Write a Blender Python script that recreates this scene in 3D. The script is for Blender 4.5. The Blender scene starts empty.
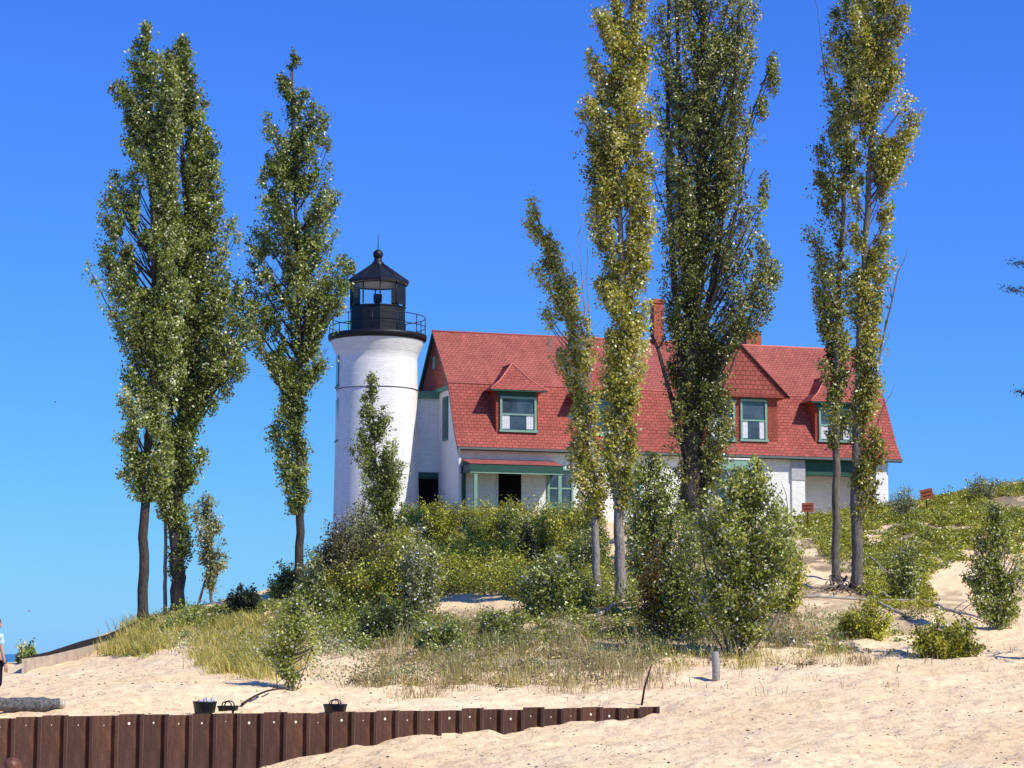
import bpy, math, random
import numpy as np
from mathutils import Vector

random.seed(7)
RNG = np.random.default_rng(11)
scene = bpy.context.scene
COL = scene.collection

# ------------------------------------------------------------------ camera
FPX = 2190.0
PITCH = math.atan(270 / FPX)
FW = np.array([0, math.cos(PITCH), math.sin(PITCH)])
UP = np.array([0, -math.sin(PITCH), math.cos(PITCH)])
RT = np.array([1.0, 0, 0])
EYE = np.array([0, 0, 3.0])


def ray(px, py):
    return RT * (px - 512) + UP * (384 - py) + FW * FPX


def P(px, py, Y):
    d = ray(px, py)
    return EYE + d * (Y / d[1])


def proj(X, Y, Z):
    vx, vy, vz = X - EYE[0], Y - EYE[1], Z - EYE[2]
    z = vy * FW[1] + vz * FW[2]
    return 512 + FPX * vx / z, 384 - FPX * (vy * UP[1] + vz * UP[2]) / z


cam_data = bpy.data.cameras.new('camera')
cam = bpy.data.objects.new('camera', cam_data)
COL.objects.link(cam)
cam_data.sensor_width = 36
cam_data.lens = 36 * FPX / 1024
cam_data.clip_start = 0.5
cam_data.clip_end = 60000
cam.location = EYE
cam.rotation_euler = (math.pi / 2 + PITCH, 0, 0)
scene.camera = cam

# ------------------------------------------------------------------ light
SUN_AZ, SUN_EL = math.radians(55), math.radians(46)
sd = Vector((math.sin(SUN_AZ) * math.cos(SUN_EL), -math.cos(SUN_AZ) * math.cos(SUN_EL), math.sin(SUN_EL)))
sl = bpy.data.lights.new('sun', 'SUN')
sl.energy = 5.0
sl.angle = math.radians(0.5)
sl.color = (1.0, 0.935, 0.80)
so = bpy.data.objects.new('sun', sl)
COL.objects.link(so)
so.rotation_euler = sd.to_track_quat('Z', 'Y').to_euler()

world = bpy.data.worlds.new('World')
scene.world = world
world.use_nodes = True
wn, wl = world.node_tree.nodes, world.node_tree.links
wn.clear()
sky = wn.new('ShaderNodeTexSky')
sky.sky_type = 'NISHITA'
sky.sun_disc = False
sky.sun_elevation = SUN_EL
sky.sun_rotation = math.pi - SUN_AZ
sky.air_density = 1.0
sky.dust_density = 0.2
sky.ozone_density = 3.0
mixs = wn.new('ShaderNodeMix')
mixs.data_type = 'RGBA'
mixs.blend_type = 'MULTIPLY'
mixs.inputs[0].default_value = 1.0
mixs.inputs[7].default_value = (0.30, 0.68, 1.62, 1)
hs = wn.new('ShaderNodeHueSaturation')
hs.inputs['Saturation'].default_value = 1.0
bg = wn.new('ShaderNodeBackground')
bg.inputs[1].default_value = 0.12
wo = wn.new('ShaderNodeOutputWorld')
wl.new(sky.outputs[0], mixs.inputs[6])
wl.new(mixs.outputs[2], hs.inputs['Color'])
cl = wn.new('ShaderNodeVectorMath')
cl.operation = 'MINIMUM'
cl.inputs[1].default_value = (8.2, 8.2, 8.2)
wl.new(hs.outputs[0], cl.inputs[0])
wl.new(cl.outputs[0], bg.inputs[0])
wl.new(bg.outputs[0], wo.inputs[0])

scene.view_settings.view_transform = 'Standard'
scene.view_settings.look = 'None'
scene.view_settings.exposure = 0
scene.render.engine = 'CYCLES'
scene.cycles.max_bounces = 6
scene.cycles.transparent_max_bounces = 8


# ------------------------------------------------------------------ materials
class Mat:
    def __init__(s, name, rough=0.8, spec=0.3):
        s.m = bpy.data.materials.new(name)
        s.m.use_nodes = True
        s.t = s.m.node_tree
        s.n, s.l = s.t.nodes, s.t.links
        s.b = s.n['Principled BSDF']
        s.b.inputs['Roughness'].default_value = rough
        s.b.inputs['Specular IOR Level'].default_value = spec

    def node(s, kind, **kw):
        n = s.n.new(kind)
        for k, v in kw.items():
            if k.startswith('i_'):
                key = k[2:]
                key = int(key) if key.isdigit() else key.replace('_', ' ')
                n.inputs[key].default_value = v
            else:
                setattr(n, k, v)
        return n

    def noise(s, scale, detail=4, rough=0.6, coord='Object', stretch=None):
        tc = s.node('ShaderNodeTexCoord')
        nz = s.node('ShaderNodeTexNoise')
        nz.inputs['Scale'].default_value = scale
        nz.inputs['Detail'].default_value = detail
        nz.inputs['Roughness'].default_value = rough
        if stretch:
            mp = s.node('ShaderNodeMapping')
            mp.inputs['Scale'].default_value = stretch
            s.l.new(tc.outputs[coord], mp.inputs[0])
            s.l.new(mp.outputs[0], nz.inputs['Vector'])
        else:
            s.l.new(tc.outputs[coord], nz.inputs['Vector'])
        return nz.outputs['Fac']

    def ramp(s, fac, stops):
        r = s.node('ShaderNodeValToRGB')
        e = r.color_ramp.elements
        while len(e) < len(stops):
            e.new(0.5)
        for i, (p, c) in enumerate(stops):
            e[i].position = p
            e[i].color = (c[0], c[1], c[2], 1)
        s.l.new(fac, r.inputs[0])
        return r.outputs[0]

    def mix(s, a, b, fac, mode='MIX'):
        m = s.node('ShaderNodeMix', data_type='RGBA', blend_type=mode)
        for sock, v in ((m.inputs[0], fac), (m.inputs[6], a), (m.inputs[7], b)):
            if hasattr(v, 'links'):
                s.l.new(v, sock)
            elif isinstance(v, (int, float)):
                sock.default_value = v
            else:
                sock.default_value = (v[0], v[1], v[2], 1)
        return m.outputs[2]

    def base(s, c):
        if hasattr(c, 'links'):
            s.l.new(c, s.b.inputs['Base Color'])
        else:
            s.b.inputs['Base Color'].default_value = (c[0], c[1], c[2], 1)

    def bump(s, h, strength=0.5, dist=0.02, prev=None):
        b = s.node('ShaderNodeBump')
        b.inputs['Strength'].default_value = strength
        b.inputs['Distance'].default_value = dist
        s.l.new(h, b.inputs['Height'])
        if prev:
            s.l.new(prev, b.inputs['Normal'])
        s.l.new(b.outputs[0], s.b.inputs['Normal'])
        return b.outputs[0]


def simple(name, c, rough=0.7, spec=0.3, var=0.15, scale=6, metal=0.0, bump=0.0):
    m = Mat(name, rough, spec)
    f = m.noise(scale)
    lo = [max(0, x * (1 - var)) for x in c]
    hi = [min(1, x * (1 + var)) for x in c]
    m.base(m.ramp(f, [(0.3, lo), (0.7, hi)]))
    m.b.inputs['Metallic'].default_value = metal
    if bump:
        m.bump(m.noise(scale * 3), bump, 0.02)
    return m.m


def mat_sand():
    m = Mat('dune_sand', 0.95, 0.1)
    big = m.noise(0.22, 4)
    mid = m.noise(3.0, 6, 0.72)
    fine = m.noise(26, 4, 0.7)
    dim = m.noise(7.5, 4, 0.7)
    c1 = m.ramp(big, [(0.3, (0.87, 0.64, 0.375)), (0.7, (0.97, 0.765, 0.50))])
    c2 = m.mix(c1, m.ramp(mid, [(0.36, (0.66, 0.60, 0.55)), (0.52, (1.0, 1.0, 1.0))]), 0.4, 'MULTIPLY')
    c3 = m.mix(c2, m.ramp(fine, [(0.3, (0.80, 0.77, 0.74)), (0.55, (1.06, 1.05, 1.04))]), 0.6, 'MULTIPLY')
    c3 = m.mix(c3, m.ramp(dim, [(0.36, (0.62, 0.53, 0.48)), (0.50, (1.0, 1.0, 1.0))]), 0.5, 'MULTIPLY')
    # darker organic litter under the plants
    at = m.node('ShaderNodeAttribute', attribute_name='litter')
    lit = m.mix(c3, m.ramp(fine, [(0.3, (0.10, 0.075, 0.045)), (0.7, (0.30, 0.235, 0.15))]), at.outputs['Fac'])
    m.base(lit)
    b1 = m.bump(mid, 0.6, 0.11)
    b2 = m.bump(dim, 0.7, 0.05, b1)
    m.bump(fine, 0.4, 0.012, b2)
    return m.m


def mat_brick(name, c, mortar, bw=0.22, bh=0.075, bump=0.5, var=0.06, coord='UV', ms=0.007, rough=0.75):
    m = Mat(name, rough, 0.25)
    tc = m.node('ShaderNodeTexCoord')
    br = m.node('ShaderNodeTexBrick')
    br.inputs['Scale'].default_value = 1
    br.inputs['Brick Width'].default_value = bw
    br.inputs['Row Height'].default_value = bh
    br.inputs['Mortar Size'].default_value = ms
    br.inputs['Mortar Smooth'].default_value = 0.4
    br.inputs['Color1'].default_value = (*[x * (1 - var) for x in c], 1)
    br.inputs['Color2'].default_value = (*[min(1, x * (1 + var)) for x in c], 1)
    br.inputs['Mortar'].default_value = (*mortar, 1)
    nz = m.node('ShaderNodeTexNoise')
    nz.inputs['Scale'].default_value = 1.5
    mp = m.node('ShaderNodeVectorMath', operation='MULTIPLY_ADD')
    m.l.new(tc.outputs[coord], nz.inputs['Vector'])
    m.l.new(nz.outputs['Color'], mp.inputs[0])
    mp.inputs[1].default_value = (0.03, 0.03, 0)
    m.l.new(tc.outputs[coord], mp.inputs[2])
    m.l.new(mp.outputs[0], br.inputs['Vector'])
    stain = m.noise(0.8, 6, 0.7)
    drip = m.noise(2.2, 5, 0.7, stretch=(2.5, 2.5, 0.18))
    col = m.mix(br.outputs['Color'], m.ramp(stain, [(0.3, (0.90, 0.90, 0.89)), (0.65, (1.0, 1.0, 1.0))]), 1.0, 'MULTIPLY')
    col = m.mix(col, m.ramp(drip, [(0.34, (0.72, 0.70, 0.66)), (0.5, (1.0, 1.0, 1.0))]), 0.18, 'MULTIPLY')
    m.base(col)
    inv = m.node('ShaderNodeMath', operation='SUBTRACT')
    inv.inputs[0].default_value = 1.0
    m.l.new(br.outputs['Fac'], inv.inputs[1])
    b1 = m.bump(inv.outputs[0], bump, 0.012)
    m.bump(m.noise(14, 3), 0.35, 0.03, b1)
    return m.m


def mat_shingle(name, c, bw=0.16, bh=0.15, dark=0.45, var=0.12, scallop=False, ms=.010):
    m = Mat(name, 0.8, 0.2)
    tc = m.node('ShaderNodeTexCoord')
    br = m.node('ShaderNodeTexBrick')
    br.inputs['Scale'].default_value = 1
    br.inputs['Brick Width'].default_value = bw
    br.inputs['Row Height'].default_value = bh
    br.inputs['Mortar Size'].default_value = ms if not scallop else 0.022
    br.inputs['Mortar Smooth'].default_value = 0.3
    br.inputs['Color1'].default_value = (*[x * (1 - var) for x in c], 1)
    br.inputs['Color2'].default_value = (*[min(1, x * (1 + var)) for x in c], 1)
    br.inputs['Mortar'].default_value = (*[x * dark for x in c], 1)
    m.l.new(tc.outputs['UV'], br.inputs['Vector'])
    # each course gets darker towards its butt edge, where it sits proud of the next
    sep = m.node('ShaderNodeSeparateXYZ')
    m.l.new(tc.outputs['UV'], sep.inputs[0])
    dv = m.node('ShaderNodeMath', operation='DIVIDE')
    dv.inputs[1].default_value = bh
    m.l.new(sep.outputs['Y'], dv.inputs[0])
    fr = m.node('ShaderNodeMath', operation='FRACT')
    m.l.new(dv.outputs[0], fr.inputs[0])
    n1 = m.noise(0.55, 6, 0.7)
    n2 = m.noise(7, 4, 0.7)
    drip = m.noise(1.6, 5, 0.7, stretch=(2.0, 0.3, 0.3))
    col = m.mix(br.outputs['Color'], m.ramp(n1, [(0.3, (0.78, 0.76, 0.76)), (0.7, (1.1, 1.08, 1.06))]), 1.0, 'MULTIPLY')
    col = m.mix(col, m.ramp(n2, [(0.3, (0.8, 0.78, 0.78)), (0.7, (1.12, 1.1, 1.1))]), 0.8, 'MULTIPLY')
    col = m.mix(col, m.ramp(drip, [(0.35, (0.70, 0.68, 0.70)), (0.55, (1.0, 1.0, 1.0)), (0.75, (1.12, 1.15, 1.15))]), 0.45, 'MULTIPLY')
    m.base(col)
    b1 = m.bump(fr.outputs[0], -0.9 if False else 0.7, 0.03)
    inv = m.node('ShaderNodeMath', operation='SUBTRACT')
    inv.inputs[0].default_value = 1.0
    m.l.new(br.outputs['Fac'], inv.inputs[1])
    m.bump(inv.outputs[0], 0.5, 0.01, b1)
    return m.m


def mat_leaf(name, stops, rough=0.35, spec=0.55, trans=0.27):
    m = Mat(name, rough, spec)
    at = m.node('ShaderNodeAttribute', attribute_name='tone')
    c = m.ramp(at.outputs['Fac'], stops)
    m.base(c)
    tr = m.node('ShaderNodeBsdfTranslucent')
    m.l.new(m.mix(c, (1.25, 1.15, 0.55), 1.0, 'MULTIPLY'), tr.inputs['Color'])
    mx = m.node('ShaderNodeMixShader')
    mx.inputs[0].default_value = trans
    out = m.n['Material Output']
    m.l.new(m.b.outputs[0], mx.inputs[1])
    m.l.new(tr.outputs[0], mx.inputs[2])
    m.l.new(mx.outputs[0], out.inputs['Surface'])
    return m.m


def mat_bark(name, c1, c2, rough=0.9):
    m = Mat(name, rough, 0.15)
    f = m.noise(9, 5, 0.7, stretch=(3.2, 3.2, 0.45))
    m.base(m.ramp(f, [(0.35, c1), (0.62, c2)]))
    m.bump(f, 0.9, 0.05)
    return m.m


M = {}
M['sand'] = mat_sand()
M['white_brick'] = mat_brick('white_painted_brick', (0.90, 0.895, 0.875), (0.76, 0.755, 0.74))
M['roof'] = mat_shingle('red_roof_shingle', (0.43, 0.112, 0.090), 0.30, 0.17, dark=.34, ms=.015)
M['roof_up'] = mat_shingle('red_roof_shingle_upper', (0.44, 0.130, 0.108), 0.2, 0.15, dark=.35, ms=.014)
M['wall_shingle'] = mat_shingle('red_wall_shingle', (0.40, 0.10, 0.075), 0.15, 0.14)
M['scallop'] = mat_shingle('red_fishscale_shingle', (0.43, 0.12, 0.095), 0.26, 0.22, scallop=True)
M['hip'] = simple('red_hip_cap', (0.58, 0.17, 0.14), var=0.1)
M['dkgreen'] = simple('dark_green_paint', (0.018, 0.075, 0.055), 0.5, 0.4, 0.15, 4)
M['ltgreen'] = simple('pale_green_paint', (0.21, 0.36, 0.29), 0.5, 0.4, 0.12, 4)
M['mdgreen'] = simple('mid_green_paint', (0.10, 0.22, 0.17), 0.5, 0.4, 0.12, 4)
M['white'] = simple('white_paint', (0.78, 0.78, 0.76), 0.5, 0.4, 0.05)
M['black'] = simple('black_iron_paint', (0.007, 0.009, 0.014), 0.5, 0.35, 0.3, 3)
M['interior'] = simple('dark_interior', (0.006, 0.006, 0.007), 0.9, 0.1)
M['curtain'] = simple('white_curtain', (0.62, 0.64, 0.68), 0.9, 0.1, 0.2, 12)
M['chimney'] = mat_brick('chimney_brick', (0.44, 0.11, 0.06), (0.30, 0.13, 0.10), var=0.25)
M['post'] = simple('weathered_wood', (0.34, 0.32, 0.30), 0.9, 0.1, 0.3, 14, bump=0.6)
M['drift'] = simple('driftwood_grey', (0.42, 0.38, 0.33), 0.9, 0.1, 0.35, 7, bump=0.6)
M['root'] = simple('root_brown', (0.20, 0.16, 0.125), 0.9, 0.1, 0.45, 7, bump=0.6)
M['tub'] = simple('black_rubber', (0.010, 0.011, 0.014), 0.45, 0.4)
M['bag'] = simple('pale_plastic_bag', (0.42, 0.42, 0.44), 0.5, 0.4, 0.5, 18)
M['rust'] = simple('rusty_rod', (0.05, 0.025, 0.018), 0.9, 0.2, 0.3, 20)
M['skin'] = simple('skin', (0.50, 0.29, 0.20), 0.6, 0.3, 0.05)
M['shirt'] = simple('pale_blue_patterned_cloth', (0.42, 0.62, 0.72), 0.9, 0.1, 0.5, 16)
M['shorts'] = simple('black_cloth', (0.012, 0.013, 0.02), 0.9, 0.1)
M['hair'] = simple('auburn_hair', (0.13, 0.045, 0.02), 0.5, 0.4, 0.45, 30)
M['wrap'] = simple('grey_straw_netting', (0.13, 0.125, 0.13), 1.0, 0.05, 0.7, 22, bump=1.0)
M['straw'] = simple('pale_straw_end', (0.45, 0.40, 0.33), 1.0, 0.05, 0.4, 25)
M['sign'] = simple('orange_red_sign', (0.30, 0.07, 0.03), 0.6, 0.3, 0.25, 9)
M['signtext'] = simple('dark_sign_lettering', (0.05, 0.015, 0.012), 0.6, 0.3)
M['darkcap'] = simple('dark_wall_strip', (0.022, 0.021, 0.026), 0.8, 0.2, 0.4, 3)
M['pebble'] = simple('dark_litter', (0.085, 0.06, 0.042), 0.9, 0.1, 0.5, 3)
M['bird'] = simple('dark_feathers', (0.05, 0.05, 0.055), 0.8, 0.1)
M['gull'] = simple('grey_feathers', (0.35, 0.36, 0.38), 0.8, 0.1)


def mat_steel():
    m = Mat('rusted_sheet_steel', 0.55, 0.35)
    f = m.noise(1.6, 6, 0.7, stretch=(3, 3, 0.8))
    g = m.noise(20, 4, 0.7)
    c = m.ramp(f, [(0.3, (0.050, 0.022, 0.014)), (0.55, (0.085, 0.038, 0.024)), (0.78, (0.15, 0.075, 0.048))])
    c = m.mix(c, m.ramp(g, [(0.3, (0.6, 0.6, 0.6)), (0.7, (1.25, 1.2, 1.2))]), 0.6, 'MULTIPLY')
    oi = m.node('ShaderNodeObjectInfo')
    c = m.mix(c, m.ramp(oi.outputs['Random'], [(0.0, (0.70, 0.66, 0.64)), (1.0, (1.35, 1.3, 1.25))]), 1.0, 'MULTIPLY')
    st = m.noise(5, 4, 0.6, stretch=(4, 4, 0.25))
    c = m.mix(c, m.ramp(st, [(0.45, (0.75, 0.72, 0.7)), (0.6, (1.0, 1.0, 1.0)), (0.72, (1.8, 1.6, 1.5))]), 0.8, 'MULTIPLY')
    # sandy abraded band near the foot
    tc = m.node('ShaderNodeTexCoord')
    sp = m.node('ShaderNodeSeparateXYZ')
    m.l.new(tc.outputs['Object'], sp.inputs[0])
    mr = m.node('ShaderNodeMapRange')
    mr.inputs['From Min'].default_value = -1.3
    mr.inputs['From Max'].default_value = -0.6
    mr.inputs['To Min'].default_value = 0.35
    mr.inputs['To Max'].default_value = 0.0
    m.l.new(sp.outputs['Z'], mr.inputs['Value'])
    ml = m.node('ShaderNodeMath', operation='MULTIPLY')
    m.l.new(mr.outputs[0], ml.inputs[0])
    m.l.new(f, ml.inputs[1])
    c = m.mix(c, (0.20, 0.12, 0.085), ml.outputs[0])
    m.base(c)
    m.b.inputs['Metallic'].default_value = 0.0
    m.bump(g, 0.3, 0.01)
    return m.m


M['steel'] = mat_steel()


def mat_concrete():
    m = Mat('weathered_concrete', 0.9, 0.15)
    f = m.noise(2.5, 6, 0.7)
    g = m.noise(18, 4, 0.7)
    c = m.ramp(f, [(0.3, (0.36, 0.29, 0.23)), (0.7, (0.54, 0.45, 0.37))])
    c = m.mix(c, m.ramp(g, [(0.3, (0.75, 0.75, 0.75)), (0.7, (1.1, 1.1, 1.1))]), 0.7, 'MULTIPLY')
    m.base(c)
    m.bump(g, 0.4, 0.02)
    return m.m


M['concrete'] = mat_concrete()


def mat_glass(name, tint=(0.045, 0.06, 0.085)):
    m = Mat(name, 0.06, 0.8)
    f = m.noise(1.3, 2)
    m.base(m.ramp(f, [(0.35, [x * 0.6 for x in tint]), (0.7, [x * 1.6 for x in tint])]))
    m.bump(f, 0.15, 0.02)
    return m.m


M['glass'] = mat_glass('window_glass')


def mat_clear():
    m = Mat('lantern_glass', 0.02, 0.5)
    out = m.n['Material Output']
    tr = m.node('ShaderNodeBsdfTransparent')
    tr.inputs[0].default_value = (0.93, 0.96, 0.98, 1)
    gl = m.node('ShaderNodeBsdfGlossy')
    gl.inputs['Roughness'].default_value = 0.03
    fr = m.node('ShaderNodeFresnel')
    fr.inputs[0].default_value = 1.45
    mx = m.node('ShaderNodeMixShader')
    m.l.new(fr.outputs[0], mx.inputs[0])
    m.l.new(tr.outputs[0], mx.inputs[1])
    m.l.new(gl.outputs[0], mx.inputs[2])
    m.l.new(mx.outputs[0], out.inputs['Surface'])
    return m.m


M['clear'] = mat_clear()

M['water'] = simple('lake_water', (0.012, 0.075, 0.17), 0.25, 0.5, 0.2, 0.05, bump=0.3)

G = {}
G['green'] = mat_leaf('leaf_poplar_green', [(0.0, (0.048, 0.070, 0.017)), (0.45, (0.199, 0.261, 0.058)), (0.8, (0.459, 0.506, 0.124)), (1.0, (0.700, 0.700, 0.506))])
G['olive'] = mat_leaf('leaf_poplar_olive', [(0.0, (0.061, 0.070, 0.015)), (0.4, (0.310, 0.306, 0.051)), (0.8, (0.696, 0.637, 0.118)), (1.0, (0.700, 0.700, 0.504))])
G['dark'] = mat_leaf('leaf_poplar_dark', [(0.0, (0.045, 0.058, 0.015)), (0.45, (0.213, 0.240, 0.053)), (0.8, (0.532, 0.524, 0.121)), (1.0, (0.700, 0.700, 0.488))])
G['shrub'] = mat_leaf('leaf_shrub', [(0.0, (0.050, 0.068, 0.012)), (0.45, (0.247, 0.296, 0.053)), (0.8, (0.594, 0.629, 0.146)), (1.0, (0.700, 0.700, 0.700))])
G['yellow'] = mat_leaf('leaf_yellow_green', [(0.0, (0.065, 0.066, 0.011)), (0.4, (0.340, 0.343, 0.039)), (0.8, (0.700, 0.700, 0.082)), (1.0, (0.700, 0.700, 0.180))])
G['grey'] = mat_leaf('leaf_grey_green', [(0.0, (0.052, 0.061, 0.025)), (0.45, (0.258, 0.286, 0.121)), (0.8, (0.621, 0.630, 0.316)), (1.0, (0.700, 0.700, 0.700))])
G['brown'] = mat_leaf('leaf_brownish', [(0.0, (0.032, 0.030, 0.014)), (0.45, (0.159, 0.129, 0.062)), (0.8, (0.339, 0.323, 0.126)), (1.0, (0.487, 0.428, 0.234))])
G['orange'] = mat_leaf('leaf_turning', [(0.0, (0.091, 0.052, 0.016)), (0.4, (0.234, 0.130, 0.026)), (0.8, (0.338, 0.234, 0.039)), (1.0, (0.468, 0.390, 0.130))])
G['grass'] = mat_leaf('grass_blade', [(0.0, (0.071, 0.084, 0.017)), (0.4, (0.299, 0.295, 0.066)), (0.75, (0.677, 0.563, 0.176)), (1.0, (0.700, 0.700, 0.335))], 0.6, 0.25)
G['straw'] = mat_leaf('dry_grass_blade', [(0.0, (0.177, 0.121, 0.057)), (0.4, (0.354, 0.266, 0.127)), (0.75, (0.506, 0.399, 0.218)), (1.0, (0.658, 0.543, 0.345))], 0.7, 0.2)
G['fir'] = mat_leaf('fir_needles', [(0.0, (0.012, 0.019, 0.012)), (0.5, (0.026, 0.041, 0.022)), (1.0, (0.060, 0.072, 0.036))], 0.6, 0.2, 0.1)
B = {}
B['grey'] = mat_bark('bark_grey', (0.060, 0.052, 0.045), (0.24, 0.21, 0.175))
B['pale'] = mat_bark('bark_pale', (0.13, 0.115, 0.10), (0.42, 0.385, 0.34))
B['dark'] = mat_bark('bark_dark', (0.030, 0.026, 0.024), (0.115, 0.098, 0.085))


# ------------------------------------------------------------------ object helpers
def tag(o, label=None, cat=None, group=None, kind=None):
    if label:
        o['label'] = label
    if cat:
        o['category'] = cat
    if group:
        o['group'] = group
    if kind:
        o['kind'] = kind
    return o


def empty(name, loc, rz=0, label=None, cat=None, group=None):
    o = bpy.data.objects.new(name, None)
    COL.objects.link(o)
    o.location = loc
    o.rotation_euler = (0, 0, rz)
    o.empty_display_size = 0.3
    return tag(o, label, cat, group)


def raw_mesh(name, verts, faces4, mat, parent=None, tone=None, smooth=False):
    """fast mesh from numpy quads; tone = per face float"""
    me = bpy.data.meshes.new(name)
    nv, nf = len(verts), len(faces4)
    k = faces4.shape[1]
    me.vertices.add(nv)
    me.vertices.foreach_set('co', np.asarray(verts, dtype=np.float32).ravel())
    me.loops.add(nf * k)
    me.loops.foreach_set('vertex_index', np.asarray(faces4, dtype=np.int32).ravel())
    me.polygons.add(nf)
    me.polygons.foreach_set('loop_start', np.arange(0, nf * k, k, dtype=np.int32))
    if smooth:
        me.polygons.foreach_set('use_smooth', np.ones(nf, dtype=bool))
    if tone is not None:
        a = me.attributes.new('tone', 'FLOAT', 'FACE')
        a.data.foreach_set('value', np.asarray(tone, dtype=np.float32))
    me.update()
    me.validate()
    me.materials.append(mat)
    o = bpy.data.objects.new(name, me)
    COL.objects.link(o)
    if parent:
        o.parent = parent
    return o


class MB:
    """collects faces of one mesh, in the local space of its parent"""

    def __init__(s):
        s.v, s.f, s.uv, s.sm = [], [], [], []

    def quad(s, pts, uv=None, smooth=False):
        i = len(s.v)
        s.v += [tuple(p) for p in pts]
        s.f.append(list(range(i, i + len(pts))))
        if uv is None:
            # planar uv in metres: u horizontal, v up the slope
            p0, p1, p2 = Vector(pts[0]), Vector(pts[1]), Vector(pts[2])
            n = (p1 - p0).cross(p2 - p0)
            if n.length < 1e-9:
                n = Vector((0, 0, 1))
            n.normalize()
            h = Vector((0, 0, 1)).cross(n)
            if h.length < 1e-3:
                h = Vector((1, 0, 0))
            h.normalize()
            w = n.cross(h)
            uv = [(Vector(p).dot(h), Vector(p).dot(w)) for p in pts]
        s.uv.append(uv)
        s.sm.append(smooth)
        return s

    def box(s, x0, x1, y0, y1, z0, z1):
        c = [(x0, y0, z0), (x1, y0, z0), (x1, y1, z0), (x0, y1, z0), (x0, y0, z1), (x1, y0, z1), (x1, y1, z1), (x0, y1, z1)]
        for q in ((0, 1, 5, 4), (1, 2, 6, 5), (2, 3, 7, 6), (3, 0, 4, 7), (4, 5, 6, 7), (3, 2, 1, 0)):
            s.quad([c[i] for i in q])
        return s

    def tube(s, pts, rad, seg=8, cap=True):
        pts = [Vector(p) for p in pts]
        if not hasattr(rad, '__len__'):
            rad = [rad] * len(pts)
        rings = []
        for i, p in enumerate(pts):
            t = (pts[min(i + 1, len(pts) - 1)] - pts[max(i - 1, 0)])
            if t.length < 1e-9:
                t = Vector((0, 0, 1))
            t.normalize()
            if i == 0:
                a = Vector((1, 0, 0)) if abs(t.x) < 0.7 else Vector((0, 0, 1))
                x = t.cross(a).normalized()
            else:
                x = x - t * x.dot(t)
                x = x.normalized() if x.length > 1e-6 else t.orthogonal().normalized()
            y = t.cross(x)
            rings.append([p + (x * math.cos(2 * math.pi * j / seg) + y * math.sin(2 * math.pi * j / seg)) * rad[i] for j in range(seg)])
        L = 0
        for i in range(len(rings) - 1):
            d = (pts[i + 1] - pts[i]).length
            for j in range(seg):
                k = (j + 1) % seg
                r = rad[i] * 2 * math.pi / seg
                s.quad([rings[i][j], rings[i + 1][j], rings[i + 1][k], rings[i][k]], [(j * r, L), (j * r, L + d), ((j + 1) * r, L + d), ((j + 1) * r, L)], True)
            L += d
        if cap:
            s.quad(rings[0])
            s.quad(rings[-1][::-1])
        return s

    def lathe(s, prof, seg=48, cx=0, cy=0, smooth=True):
        for (r0, z0), (r1, z1) in zip(prof[:-1], prof[1:]):
            sl_ = math.hypot(r1 - r0, z1 - z0)
            for j in range(seg):
                a, b = 2 * math.pi * j / seg, 2 * math.pi * (j + 1) / seg
                R = max(r0, r1)
                pts = [(cx + r0 * math.cos(a), cy + r0 * math.sin(a), z0), (cx + r0 * math.cos(b), cy + r0 * math.sin(b), z0),
                       (cx + r1 * math.cos(b), cy + r1 * math.sin(b), z1), (cx + r1 * math.cos(a), cy + r1 * math.sin(a), z1)]
                uv = [(a * R, z0), (b * R, z0), (b * R, z0 + sl_), (a * R, z0 + sl_)]
                if r1 < 1e-4:
                    pts, uv = pts[:3], uv[:3]
                elif r0 < 1e-4:
                    pts, uv = pts[1:], uv[1:]
                s.quad(pts, uv, smooth)
        return s

    def ellipsoid(s, c, r, nu=12, nv=8):
        def pt(i, j):
            th = math.pi * i / nv
            ph = 2 * math.pi * j / nu
            return (c[0] + r[0] * math.sin(th) * math.cos(ph), c[1] + r[1] * math.sin(th) * math.sin(ph), c[2] + r[2] * math.cos(th))
        for i in range(nv):
            for j in range(nu):
                q = [pt(i, j), pt(i + 1, j), pt(i + 1, j + 1), pt(i, j + 1)]
                if i == 0:
                    q = [q[0], q[1], q[2]]
                elif i == nv - 1:
                    q = [q[0], q[1], q[3]]
                s.quad(q, None, True)
        return s

    def build(s, name, mat, parent=None, merge=True, bevel=0):
        me = bpy.data.meshes.new(name)
        me.from_pydata(s.v, [], s.f)
        uvl = me.uv_layers.new(name='UVMap')
        flat = [c for f in s.uv for p in f for c in p]
        uvl.data.foreach_set('uv', flat)
        me.polygons.foreach_set('use_smooth', s.sm)
        if merge:
            import bmesh
            bm = bmesh.new()
            bm.from_mesh(me)
            bmesh.ops.remove_doubles(bm, verts=bm.verts, dist=0.0004)
            bmesh.ops.recalc_face_normals(bm, faces=bm.faces)
            bm.to_mesh(me)
            bm.free()
        me.update()
        me.materials.append(mat)
        o = bpy.data.objects.new(name, me)
        COL.objects.link(o)
        if parent:
            o.parent = parent
        if bevel:
            b = o.modifiers.new('edge', 'BEVEL')
            b.width = bevel
            b.segments = 2
            b.limit_method = 'ANGLE'
        return o


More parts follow.
